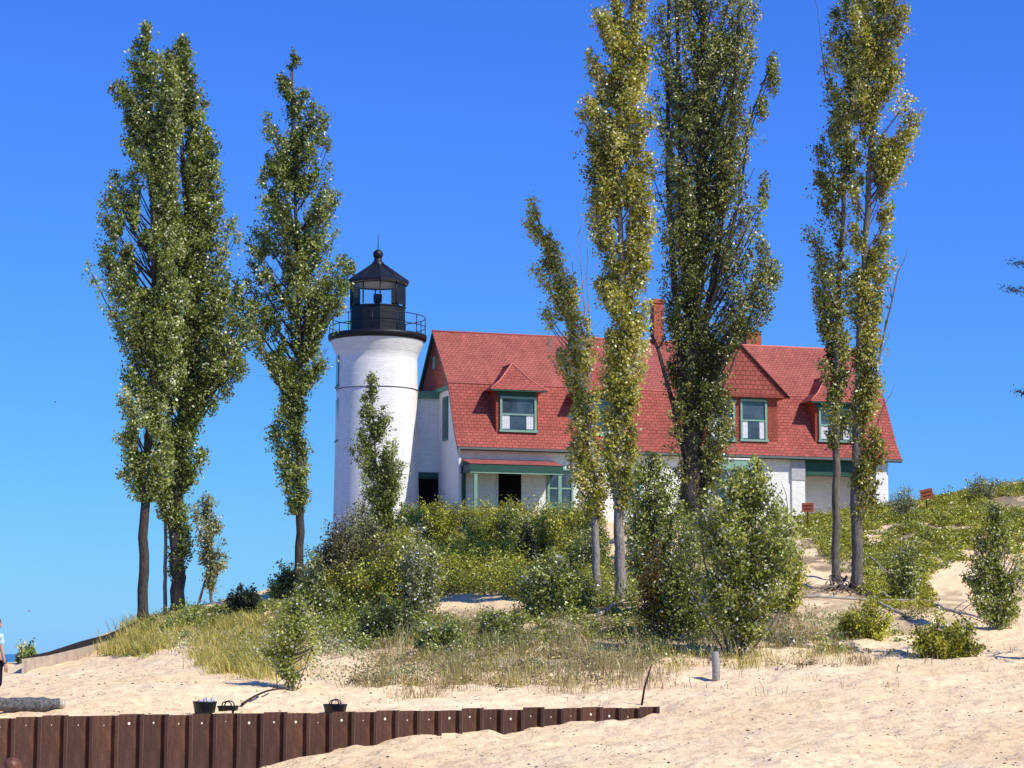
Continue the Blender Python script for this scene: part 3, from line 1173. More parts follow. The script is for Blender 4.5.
# windows -----------------------------------------------------------------
def sash_window(parent, a0, a1, z0, z1, y, name='window', curtains=True, frame=None, head=0.0, double=False):
    """y = outer wall face (local y, negative to the front)"""
    fm = frame or M['ltgreen']
    m = MB()
    fw = .10
    m.box(a0, a0 + fw, y - .09, y + .02, z0, z1)
    m.box(a1 - fw, a1, y - .09, y + .02, z0, z1)
    m.box(a0 + fw, a1 - fw, y - .088, y + .02, z1 - fw, z1)
    m.box(a0 - .05, a1 + .05, y - .14, y + .02, z0 - .10, z0)
    if double:
        c = (a0 + a1) / 2
        m.box(c - .05, c + .05, y - .088, y + .02, z0, z1 - fw)
    wd = m.build(name, fm, parent)
    m = MB()
    zm = (z0 + z1 - fw) / 2
    m.box(a0 + fw, a1 - fw, y - .065, y - .03, zm - .035, zm + .035)
    m.build('meeting_rail', M['ltgreen'], wd)
    m = MB()
    m.quad([(a0 + fw, y - .022, z0), (a1 - fw, y - .022, z0), (a1 - fw, y - .022, z1 - fw), (a0 + fw, y - .022, z1 - fw)])
    m.build('pane', M['glass'], wd)
    if curtains:
        cw = (a1 - a0 - 2 * fw) * .24
        zt = z0 + (z1 - z0) * .48
        for (c0, c1) in ((a0 + fw + .02, a0 + fw + cw), (a1 - fw - cw, a1 - fw - .02)):
            m = MB()
            nn = 6
            for i in range(nn):
                u0, u1 = c0 + (c1 - c0) * i / nn, c0 + (c1 - c0) * (i + 1) / nn
                d0, d1 = (.004 if i % 2 else -.004), (-.004 if i % 2 else .004)
                m.quad([(u0, y - .028 + d0, z0 + .06), (u1, y - .028 + d1, z0 + .06), (u1, y - .028 + d1, zt), (u0, y - .028 + d0, zt)])
            m.build('curtain', M['curtain'], wd, merge=False)
    if head:
        m = MB()
        m.box(a0, a1, y - .10, y + .02, z1 + .002, z1 + head)
        m.build('head_board', M['dkgreen'], wd)
    return wd


def small_dormer(cpx, label=None, hwid=1.02, front=3.98):
    ac, _ = hloc(cpx, 412, front)
    d = MB()
    y = -front
    zb, zt = 4.12, 6.22
    d.quad([(ac - hwid, y, zb), (ac + hwid, y, zb), (ac + hwid, y, zt), (ac - hwid, y, zt)])
    for s in (-1, 1):
        d.quad([(ac + s * hwid, y, zb), (ac + s * hwid, -2.6, zb), (ac + s * hwid, -2.6, zt), (ac + s * hwid, y, zt)])
    dm = d.build('dormer', M['wall_shingle'], house)
    if label:
        dm['label'] = label
    # hipped roof with flared eave
    hw, fy, ez = hwid + .38, y - .38, 6.15
    ap = (ac, y + .80, 7.52)
    bk = (ac, -1.75, 7.52)
    kz = 6.62
    kf = (fy + (ap[1] - fy) * .42)
    kw = hw * .56
    rf = MB()
    # front hip, broken once for the flare
    rf.quad([(ac - hw, fy, ez), (ac + hw, fy, ez), (ac + kw, kf, kz), (ac - kw, kf, kz)])
    rf.quad([(ac - kw, kf, kz), (ac + kw, kf, kz), ap])
    for s in (-1, 1):
        q1 = [(ac + s * hw, fy, ez), (ac + s * hw, -2.7, ez), (ac + s * kw, -2.4, kz), (ac + s * kw, kf, kz)]
        q2 = [(ac + s * kw, kf, kz), (ac + s * kw, -2.4, kz), bk, ap]
        rf.quad(q1)
        rf.quad(q2)
    # under side
    rf.quad([(ac - hw, fy, ez - .01), (ac + hw, fy, ez - .01), (ac + hw, -2.7, ez - .01), (ac - hw, -2.7, ez - .01)])
    rf.build('dormer_roof', M['roof'], dm)
    cp = MB()
    for s in (-1, 1):
        cp.tube([(ac + s * hw, fy, ez), (ac + s * kw, kf, kz + .01), ap], .04, 5)
    cp.tube([ap, bk], .04, 5)
    cp.build('hip_cap', M['hip'], dm)
    tr = MB()
    tr.box(ac - hw + .04, ac + hw - .04, fy + .01, fy + .05, ez - .075, ez - .015)
    tr.box(ac - hwid + .05, ac + hwid - .1, y - .06, y + .01, 5.862, 6.14)
    tr.build('eave_board', M['dkgreen'], dm)
    sash_window(dm, ac - .84, ac + .93, 4.30, 5.86, y, 'window_frame')
    return dm


small_dormer(517)
small_dormer(601)
small_dormer(834)

# big cross gable
ac, zc = hloc(739, 342, 4.35)
ae, ze = hloc(788, 395, 4.35)
gh = ae - ac
gm = MB()
gy = -4.32
gm.quad([(ac - gh + .1, gy, ze), (ac + gh - .1, gy, ze), (ac, gy, zc - .08)])
cg = gm.build('cross_gable', M['scallop'], house)
rf = MB()
for s in (-1, 1):
    rf.quad([(ac + s * (gh + .06), gy - .10, ze - .10), (ac + s * (gh + .06), -1.0, ze - .10), (ac, -0.2, zc), (ac, gy - .10, zc)])
rf.build('cross_gable_roof', M['roof'], cg)
rf = MB()
for s in (-1, 1):
    for k in (0, 1):
        pass
    a0 = Vector((ac + s * (gh + .06), gy - .07, ze - .17))
    a1 = Vector((ac, gy - .07, zc - .07))
    rf.tube([a0, a1], .055, 4)
rf.build('verge_board', simple('shaded_verge', (0.05, 0.012, 0.012), .7), cg)  # shade under the roof edge is put into this dark red
rf = MB()
rf.box(ac - gh, ac + gh, gy - .02, -3.0, ze - .16, ze - .003)
rf.build('gable_soffit', M['wall_shingle'], cg)
dw = gh - .42
rf = MB()
rf.quad([(ac - dw, -4.02, 3.75), (ac + dw, -4.02, 3.75), (ac + dw, -4.02, ze - .1), (ac - dw, -4.02, ze - .1)])
for s in (-1, 1):
    rf.quad([(ac + s * dw, -4.02, 3.75), (ac + s * dw, -2.0, 3.75), (ac + s * dw, -2.0, ze - .1), (ac + s * dw, -4.02, ze - .1)])
rf.build('gable_wall', M['wall_shingle'], cg)
for (p0, p1) in ((709, 735), (740, 767)):
    A0, Zt = hloc(p0, 399, 4.05)
    A1, Zb = hloc(p1, 440, 4.05)
    sash_window(cg, A0, A1, Zb, Zt, -4.02, 'window_frame', head=.12)

# chimneys
a1_, z1_ = hloc(657, 300, 0)
c = MB()
c.box(a1_ - .27, a1_ + .27, -.27, .27, 8.6, z1_ - .2)
c.box(a1_ - .32, a1_ + .32, -.32, .32, z1_ - .2, z1_)
c.build('chimney', M['chimney'], house)
a2_, z2_ = hloc(751, 333, -.6)
c = MB()
c.box(a2_ - .40, a2_ + .40, .25, .95, 8.2, z2_ - .12)
c.box(a2_ - .40, a2_ - .1, .3, .7, z2_ - .12, z2_ + .08)
c.box(a2_ + .05, a2_ + .36, .3, .7, z2_ - .12, z2_ + .05)
c.build('chimney', M['chimney'], house)

# left porch
pf = Wb + 1.35
pa0, pz0 = hloc(473, 466, pf)
pa1, _ = hloc(559, 466, pf)
zt = pz0 + .02
p = MB()
p.quad([(pa0 - .18, -pf - .2, zt + .08), (pa1 + .18, -pf - .2, zt + .08), (pa1 + .18, -Wb - .02, zt + .42), (pa0 - .18, -Wb - .02, zt + .42)])
porch = p.build('porch_roof', M['roof_up'], house)
p = MB()
p.box(pa0 - .16, pa1 + .16, -pf - .17, -pf - .02, zt - .28, zt + .07)
p.box(pa0 - .16, pa0 - .02, -pf - .02, -Wb - .01, zt - .28, zt + .07)
p.box(pa1 + .02, pa1 + .16, -pf - .02, -Wb - .01, zt - .28, zt + .07)
p.box(pa0 - .02, pa1 + .02, -pf - .02, -Wb - .01, zt - .02, zt + .05)
p.build('fascia', M['dkgreen'], porch)
p = MB()
p.box(pa0 - .16, pa1 + .16, -pf - .16, -pf - .04, zt - .34, zt - .282)
p.build('fascia_strip', M['ltgreen'], porch)
for ap_ in (pa0 + .02, pa1 - .08):
    p = MB()
    p.box(ap_, ap_ + .15, -pf - .13, -pf + .02, -.2, zt - .34)
    p.build('porch_post', M['ltgreen'], house, bevel=.01)
p = MB()
p.box(pa0 - .12, pa0 + .02, -Wb - .14, -Wb - .02, -.2, zt - .28)
p.build('porch_post', M['dkgreen'], house)
p = MB()
p.box(pa0 - .2, pa1 + .2, -pf - .2, -Wb - .005, -.5, -.02)
p.build('porch_floor', simple('porch_boards', (0.25, .25, .24)), house)
d0, dz = hloc(498, 470, Wb)
d1, _ = hloc(521, 470, Wb)
p = MB()
p.box(d0, d1, -Wb - .03, -Wb + .3, 0, dz)
dr = p.build('front_door', M['interior'], house)
p = MB()
p.box(d0 - .06, d0, -Wb - .05, -Wb, 0, dz + .06)
p.box(d1, d1 + .06, -Wb - .05, -Wb, 0, dz + .06)
p.build('door_casing', M['white'], dr)
p = MB()
la_, lz_ = hloc(515, 469, Wb + .7)
p.ellipsoid((la_, -Wb - .7, lz_ + .05), (.13, .13, .08))
p.build('porch_lamp', M['white'], house)
A0, Zt = hloc(547, 468, Wb)
A1, Zb = hloc(573, 507, Wb)
sash_window(house, A0, A1, Zb, Zt, -Wb, 'window', False, double=True)
A0, Zt = hloc(625, 468, Wb)
A1, Zb = hloc(641, 509, Wb)
sash_window(house, A0, A1, Zb, Zt, -Wb, 'window', False)
# stairs to the right of the porch
p = MB()
s0, sz = hloc(573, 512, Wb + .5)
for i in range(6):
    p.box(s0 + i * .28, s0 + i * .28 + .30, -Wb - 1.2, -Wb - .02, -.9, sz - .12 - i * .17)
st = p.build('stairs', simple('grey_steps', (.3, .3, .3)), house)
p = MB()
p.tube([(s0, -Wb - 1.22, sz + .12), (s0 + 1.7, -Wb - 1.22, sz - .95)], .05, 6)
p.tube([(s0, -Wb - 1.22, sz - .05), (s0 + 1.7, -Wb - 1.22, sz - 1.12)], .04, 6)
p.build('handrail', M['white'], st)

# bay under the cross gable
b0, bz1 = hloc(712, 458, Wb + .35)
b1, bz0 = hloc(757, 470, Wb + .35)
p = MB()
p.box(b0, b1, -Wb - .40, -Wb - .005, bz0 - .02, bz1 - .05)
bay = p.build('window_bay', M['ltgreen'], house)
p = MB()
p.box(b0 + .08, b1 - .08, -Wb - .34, -Wb - .005, .9, bz0 - .022)
p.build('bay_glazing', M['glass'], bay)
p = MB()
p.box(b0 + .06, b1 - .06, -Wb - .36, -Wb - .005, -.6, .9)
p.build('bay_base', M['white_brick'], bay)
p = MB()
p.box(b0 - .1, b1 + .1, -Wb - .44, -Wb - .004, bz1 - .05, bz1 + .03)
p.build('bay_cornice', M['white'], bay)

# right porch trim
rz0 = hloc(840, 476, Wb)[1]
p = MB()
p.box(a_rp0 + .003, a_rp1 - .003, -Wb - .05, -Wb + .2, rz0, 3.28)
p.box(a_rp0 + .003, a_rp1 - .003, -Wb + 1.50, -Wb + 1.597, rz0 + .1, 3.28)
p.build('porch_beam', M['dkgreen'], house)
c0 = hloc(792, 480, Wb + .1)[0]
p = MB()
p.box(c0, a_rp0 + .02, -Wb - .10, -Wb + .01, -.6, hloc(795, 480, Wb)[1])
p.build('porch_pier', M['white_brick'], house)
p = MB()
p.box(a_rp1 - .02, a_rp1 + .55, -Wb - .10, -Wb + .01, -.6, 3.2)
p.build('porch_pier', M['white_brick'], house)
p = MB()
p.box(c0 - .03, a_rp0 + .03, -Wb - .14, -Wb + .01, hloc(795, 480, Wb)[1] + .002, 3.26)
p.build('pier_capital', simple('shaded_capital', (.42, .43, .46)), house)  # shade on the capital is put into this grey
p = MB()
A0 = hloc(880, 480, Wb)[0]
p.box(A0, A0 + .45, -Wb - .13, -Wb - .102, .4, 2.0)
# passage between tower and house (recessed, in the house's shadow)
PB = .45
p = MB()
pa_l = -1.35
zc_ = hloc(430, 393, PB)[1]
p.quad([(pa_l, -PB, -1.2), (.125, -PB, -1.2), (.125, -PB, zc_), (pa_l, -PB, zc_)])
p.quad([(pa_l, PB + 1, -1.2), (.125, PB + 1, -1.2), (.125, PB + 1, zc_), (pa_l, PB + 1, zc_)])
p.quad([(pa_l, -PB, zc_), (.125, -PB, zc_), (.125, PB + 1, zc_), (pa_l, PB + 1, zc_)])
passage = p.build('passage', M['white_brick'], house)
p = MB()
p.box(pa_l, .11, -PB - .16, -PB + .2, zc_ - .28, zc_ + .06)
p.build('passage_cornice', M['mdgreen'], passage)
q0, qz1 = hloc(414, 472, PB)
q1, qz0 = hloc(439, 479, PB)
p = MB()
p.box(q0, q1, -PB - .05, -PB + .05, qz0, qz1)
p.build('doorway_lintel', M['dkgreen'], passage)
p = MB()
p.box(q0 + .02, q1 - .02, -PB - .02, -PB + .3, -1, qz0 - .002)
p.build('doorway', M['interior'], passage)
# narrow window in the gable wall
p = MB()
p.box(0.02, .13, -2.15, -1.45, 3.95, 6.0)
gwin = p.build('window', M['mdgreen'], house)
p = MB()
p.box(0.0, .019, -2.02, -1.58, 4.08, 5.87)
p.build('pane', M['glass'], gwin)

# ================================================================== TOWER
tw = HO + HU * -2.79
tower = empty('lighthouse_tower', (tw[0], tw[1], 9.0), HAL, 'round white brick lighthouse tower with black lantern room beside red roofed house', 'lighthouse')
t = MB()
t.lathe([(2.05, -2), (2.02, 0), (1.90, 7.75), (1.90, 7.9), (1.98, 8.15), (2.12, 8.44), (2.22, 8.71)], 64)
t.build('brick_shaft', M['white_brick'], tower)
t = MB()
t.lathe([(1.925, 6.375), (1.95, 6.38), (1.95, 6.41), (1.922, 6.415)], 64)
t.build('belt_band', simple('dark_band', (.12, .13, .15)), tower)
t = MB()
t.lathe([(0.0, 8.72), (2.23, 8.72), (2.33, 8.80), (2.35, 8.92), (2.35, 9.02), (0.0, 9.06)], 64)
deck = t.build('gallery_deck', M['black'], tower)
# railing
RR = 2.28
t = MB()
for zz in (9.42, 9.88):
    t.tube([(RR * math.cos(k * math.pi / 32), RR * math.sin(k * math.pi / 32), zz) for k in range(65)], .020, 5, False)
t.build('handrail', M['black'], tower)
for k in range(12):
    a = 2 * math.pi * k / 12 + .17
    t = MB()
    t.tube([(RR * math.cos(a), RR * math.sin(a), 9.05), (RR * math.cos(a), RR * math.sin(a), 9.9)], .022, 5)
    t.build('railing_post', M['black'], tower)
# lantern room, ten sided
LR, NS = 1.34, 10


def ngon(r, z, off=0.0):
    return [(r * math.cos(2 * math.pi * (k + off) / NS), r * math.sin(2 * math.pi * (k + off) / NS), z) for k in range(NS)]


OFF = .25


def prism(m, r0, z0, r1, z1):
    A, Bq = ngon(r0, z0, OFF), ngon(r1, z1, OFF)
    for k in range(NS):
        j = (k + 1) % NS
        m.quad([A[k], A[j], Bq[j], Bq[k]])


t = MB()
prism(t, LR, 9.06, LR, 10.36)
prism(t, LR + .04, 10.33, LR + .04, 10.38)
prism(t, LR + .04, 10.38, LR - .04, 10.382)
prism(t, LR + .04, 9.06, LR + .04, 9.22)
prism(t, LR + .04, 9.22, LR, 9.24)
prism(t, LR + .025, 9.70, LR + .025, 9.74)
t.build('parapet_wall', M['black'], tower)
t = MB()
A = ngon(LR - .01, 10.44, OFF)
for k, (x, y, z) in enumerate(A):
    t.tube([(x, y, 10.42), (x, y, 11.62)], .035, 6)
    x2, y2, _ = A[(k + 1) % NS]
prism(t, LR, 11.44, LR, 11.52)
t.build('glazing_bars', M['black'], tower)
t = MB()
prism(t, LR - .03, 10.45, LR - .03, 11.5)
t.build('lantern_glass', M['clear'], tower)
# dark storm panels on the right hand (landward) sides
t = MB()
Aq, Bq = ngon(LR + .015, 10.45, OFF), ngon(LR + .015, 11.52, OFF)
for k in (8, 9):
    j = (k + 1) % NS
    t.quad([Aq[k], Aq[j], Bq[j], Bq[k]])
t.build('storm_panel', M['black'], tower)
t = MB()
t.quad(ngon(LR + .10, 11.495, OFF))
t.build('lantern_ceiling', M['white'], tower)
t = MB()
prism(t, LR + .17, 11.50, LR + .17, 11.60)
prism(t, LR + .17, 11.60, .24, 12.50)
rf_ = t.build('lantern_roof', M['black'], tower)
t = MB()
Aq, Bq = ngon(LR + .185, 11.6, OFF), ngon(.25, 12.51, OFF)
for k in range(NS):
    t.tube([Aq[k], Bq[k]], .022, 4)
t.build('roof_rib', M['black'], rf_)
t = MB()
t.lathe([(.30, 12.44), (.28, 12.56), (.19, 12.62), (.19, 12.74), (.13, 12.78)], 20)
t.ellipsoid((0, 0, 12.95), (.245, .245, .245), 18, 12)
t.build('ventilator_ball', M['black'], tower)
t = MB()
t.tube([(0, 0, 13.15), (0, 0, 13.95)], [.022, .012], 6)
t.build('lightning_rod', M['black'], tower)
t = MB()
t.lathe([(0.01, 10.4), (.12, 10.4), (.12, 10.62), (.20, 10.64), (.22, 11.0), (.20, 11.02), (0.01, 11.02)], 14)
t.build('beacon_lamp', M['black'], tower)
# windows up the lake side
for (ya, yb) in ((353, 387), (400, 441), (470, 511)):
    za = (P(337, ya, 103.1)[2] - 9.0)
    zb = (P(337, yb, 103.1)[2] - 9.0)
    m = MB()
    m.box(-.32, .32, -.16, .10, zb, za)
    m.box(-.38, .38, -.20, .10, zb - .1, zb)
    wd = m.build('window', M['mdgreen'], tower)
    m2 = MB()
    m2.box(-.24, .24, -.17, -.161, zb + .08, za - .08)
    pn = m2.build('pane', M['glass'], wd)
    ang = math.radians(180 - 17.5 + 15)   # world azimuth of the lake side
    rr_ = 1.76
    wd.location = (rr_ * math.cos(ang), rr_ * math.sin(ang), 0)
    wd.rotation_euler = (0, 0, ang + math.pi / 2)

# cable from tower to the house
c = MB()
c.tube([(-0.9, -1.72, 6.38), (0.2, -1.75, 6.33), (1.2, -1.35, 6.34), (2.2, -.6, 6.40)], .012, 5)
c.build('cable', M['black'], tower)

# ================================================================== SHEET PILING
wall = empty('sheet_pile_wall', (WALL0[0], WALL0[1], WTOP), math.atan(.64), 'rust brown steel sheet pile wall half buried in the sand', 'wall')


def pile_mb(pw=.46, top=0.0, bot=-2.2):
    m = MB()
    th = .012
    # plan: wide pan, then the forward interlock rib (front = -y)
    xs = [(0, 0), (.33, 0), (.342, -.085), (.392, -.10), (.405, -.085), (.46, 0)]
    for (xa, ya), (xb, yb) in zip(xs[:-1], xs[1:]):
        m.quad([(xa, ya - th, bot), (xb, yb - th, bot), (xb, yb - th, top), (xa, ya - th, top)])
        m.quad([(xa, ya + th, bot), (xb, yb + th, bot), (xb, yb + th, top), (xa, ya + th, top)])
        m.quad([(xa, ya - th, top), (xb, yb - th, top), (xb, yb + th, top), (xa, ya + th, top)])
    # interlock knuckles
    m.tube([(.40, -.10, bot), (.40, -.10, top + .004)], .016, 6)
    return m


def pile_hole():
    m = MB()
    m.lathe([(0.0001, 0), (.026, 0)], 10)
    return m


proto = pile_mb().build('sheet_pile', M['steel'], wall)
holem = pile_hole()
hole_mat = simple('bright_sand_through_hole', (.75, .68, .58))
for i in range(34):
    if i == 0:
        o = proto
    else:
        o = proto.copy()
        COL.objects.link(o)
        o.parent = wall
    o.location = (i * .46 - 1.0, 0, random.uniform(-.018, .018) + (.02 if i % 3 == 0 else 0))
    if i == 0:
        h0 = holem.build('lifting_hole', hole_mat, o)
        h0.location = (.17, -.018, -.16)
        h0.rotation_euler = (math.pi / 2, 0, 0)
    else:
        h = h0.copy()
        COL.objects.link(h)
        h.parent = o
        h.location = (.17 + random.uniform(-.02, .02), -.018, -.16 + random.uniform(-.02, .02))
        s_ = random.choice([.35, .5, .7, .95])
        h.scale = (s_, s_, s_)
# pale cap of caught sand on some of the piles is plain sand ground behind them


# ================================================================== SMALL THINGS
def tub(px, label, w_, h_, handle=True, filled=False):
    d = 41.0
    # just behind the wall top
    X = (px - 512) / FPX
    s = None
    for dd in np.arange(36, 48, .02):
        x = X * dd
        dist = (x - WALL0[0]) * WALLN[0] + (dd - WALL0[1]) * WALLN[1]
        if dist < -.58:
            d = dd
            break
    x = X * d
    root = empty('rubber_tub', (x, d, ground_z(x, d) - .04), 0, label, 'tub')
    m = MB()
    r = w_ / 2
    m.lathe([(0.001, 0), (r * .76, 0), (r * .82, .05), (r * .95, h_ * .9), (r * 1.0, h_), (r * .97, h_ + .012), (r * .9, h_ * .9), (r * .72, .05), (0.001, .04)], 26)
    m.build('tub_body', M['tub'], root)
    if handle:
        for s_, nm in ((0, 1), (1, -1)):
            m = MB()
            m.tube([(-.09, nm * r * .97, h_), (-.075, nm * r * .99, h_ + .06), (-.03, nm * r, h_ + .09), (.03, nm * r, h_ + .09), (.075, nm * r * .99, h_ + .06), (.09, nm * r * .97, h_)], .013, 6)
            m.build('handle', M['tub'], root)
    if filled:
        m = MB()
        for k in range(9):
            a = k * 2.4
            q = r * .55 * math.sqrt((k + .5) / 9)
            c_ = Vector((q * math.cos(a), q * math.sin(a), h_ * .85))
            tip = c_ + Vector((random.uniform(-.08, .08), random.uniform(-.05, .05), random.uniform(.05, .17)))
            for j in range(4):
                b0, b1 = j * math.pi / 2, (j + 1) * math.pi / 2
                m.quad([c_ + Vector((.09 * math.cos(b0), .09 * math.sin(b0), 0)), c_ + Vector((.09 * math.cos(b1), .09 * math.sin(b1), 0)), tip])
        m.build('crumpled_bag', M['bag'], root)
    return root


tub(208, 'black rubber tub with crumpled pale bags in it, tallest of the three', .44, .24, False, True)
tub(231, 'black rubber tub standing beside the tub of crumpled bags', .40, .15, True, False)
tub(337, 'black rubber tub with raised handle standing alone on the wall top', .46, .20, True, False)

# wrapped roll lying on the wall top at the left edge
m = MB()
pa = np.array([-60, 706.5])
A_ = P(-70, 706, 40.2)
B_ = P(58, 707, 41.0)
pts = []
rr = []
for i in range(18):
    u = i / 17
    p = A_ * (1 - u) + B_ * u
    p = np.array([p[0], p[1], ground_z(-9.1, 40.8) + .12])
    pts.append(p + np.array([0, random.uniform(-.02, .02), random.uniform(-.01, .02)]))
    rr.append(.135 * random.uniform(.9, 1.1) * (1 if u < .93 else .75))
base = pts[8]
roll = empty('netting_roll', tuple(base), 0, 'long grey straw roll in netting lying on the sand behind the wall', 'roll')
MB().tube([p - base for p in pts], rr, 14).build('netted_straw', M['wrap'], roll)
MB().tube([pts[-1] - base, pts[-1] - base + np.array([.13, .01, -.02])], [.10, .06], 12).build('frayed_end', M['straw'], roll)
# whiskers of straw
wv = [p + RNG.normal(size=3) * .10 for p in pts[:] for _ in range(12)]

# wooden post in the sand
pp = hit(716, 681)
post = MB()
post.tube([(0, 0, -.3), (0.005, 0, .35), (-.01, 0, .60), (-.012, 0, .66)], [.095, .092, .088, .075], 10)
po = post.build('wooden_post', M['post'])
po.location = tuple(pp)
tag(po, 'short round weathered wooden post standing in the sand', 'post')

rp = hit(640, 706)
rod = MB()
rod.tube([(0, 0, -.2), (.10, 0, .38), (.25, 0, .84)], [.028, .024, .016], 6)
ro = rod.build('leaning_stick', M['rust'])
ro.location = tuple(rp)
tag(ro, 'thin dark stick leaning out of the sand at the end of the steel wall', 'stick')


def sign(px, py_b, py_t, w_px, h_px, label, tilt=0):
    g = hit(px, py_b)
    d = g[1]
    top = P(px, py_t, d)
    sc = d / FPX
    root = empty('warning_sign', tuple(g), 0, label, 'sign')
    hh = top[2] - g[2]
    MB().tube([(0, .02, -.2), (0, .02, hh)], .028, 6).build('stake', M['rust'], root)
    b = MB()
    ww, h2 = w_px * sc / 2, h_px * sc / 2
    b.box(-ww, ww, -.03, -.005, -h2, h2)
    bd = b.build('sign_board', M['sign'], root)
    bd.location = (0, 0, hh - h2)
    bd.rotation_euler = (0, tilt, 0.1)
    for k in range(2):
        z = h2 * (.35 - .7 * k)
        b = MB()
        b.box(-ww * (.8 - .2 * k), ww * (.75 - .15 * k), -.034, -.031, z - .025, z + .025)
        b.build('faded_lettering_line', M['signtext'], bd)


sign(808, 531, 503, 12, 9, 'small orange sign on a stake in front of the right porch')
sign(927, 514, 489, 13, 10, 'small red tilted sign on a stake against the sky on the dune crest', -.22)

# concrete sea wall ruin, left
sw = empty('concrete_sea_wall', tuple(P(30, 690, 60)), 0, 'low tan concrete wall with dark top running up the dune', 'wall')
swb = P(30, 690, 60)
m = MB()
line = [(22, 659, 60.0), (48, 655.5, 61.5), (80, 648, 64), (105, 641.5, 67), (128, 631, 71), (150, 622, 75)]
cap = MB()  # dark strip along the top of the wall
for (xa, ya, da), (xb, yb, db) in zip(line[:-1], line[1:]):
    a, b = P(xa, ya, da) - swb, P(xb, yb, db) - swb
    for (m_, y0, y1, z0, z1) in ((m, 0, .45, -1.6, 0),):
        c = [a + [0, y0, z0], b + [0, y0, z0], b + [0, y0, z1], a + [0, y0, z1], a + [0, y1, z0], b + [0, y1, z0], b + [0, y1, z1], a + [0, y1, z1]]
        m_.quad([c[0], c[1], c[2], c[3]])
        m_.quad([c[3], c[2], c[6], c[7]])
        m_.quad([c[5], c[4], c[7], c[6]])
    c0, c1 = a + [0, .2, .0], b + [0, .2, .0]
    ha_, hb_ = .04 + .17 * min(1, (xa - 22) / 60), .04 + .17 * min(1, (xb - 22) / 60)
    cap.quad([c0 + [0, 0, .004], c1 + [0, 0, .004], c1 + [0, 0, hb_], c0 + [0, 0, ha_]])
    cap.quad([c0 + [0, 0, ha_], c1 + [0, 0, hb_], c1 + [0, .5, hb_], c0 + [0, .5, ha_]])
    cap.quad([c0 + [0, .5, ha_], c1 + [0, .5, hb_], c1 + [0, .5, -.5], c0 + [0, .5, -.5]])
a = P(22, 659, 60) - swb
m.quad([a + [0, 0, -1.6], a + [0, .45, -1.6], a + [0, .45, 0], a])
for xx, dd in ((25, 60.2), (34, 60.8)):
    q = P(xx, 660, dd) - swb
    m.box(q[0] - .05, q[0] + .05, q[1] - .06, q[1] + .05, -1, q[2] - .02)
m.build('concrete_face', M['concrete'], sw)
cap.build('dark_wall_top', M['darkcap'], sw)


# person at the left edge -------------------------------------------------
def skin_body(name, verts, edges, radii, mat, parent, sub=2):
    me = bpy.data.meshes.new(name)
    me.from_pydata(verts, edges, [])
    o = bpy.data.objects.new(name, me)
    COL.objects.link(o)
    o.parent = parent
    sk = o.modifiers.new('skin', 'SKIN')
    sk.use_smooth_shade = True
    for i, r in enumerate(radii):
        v = me.skin_vertices[0].data[i]
        v.radius = r if hasattr(r, '__len__') else (r, r)
        v.use_root = (i == 0)
    ss = o.modifiers.new('sub', 'SUBSURF')
    ss.levels = sub
    ss.render_levels = sub
    me.materials.append(mat)
    return o


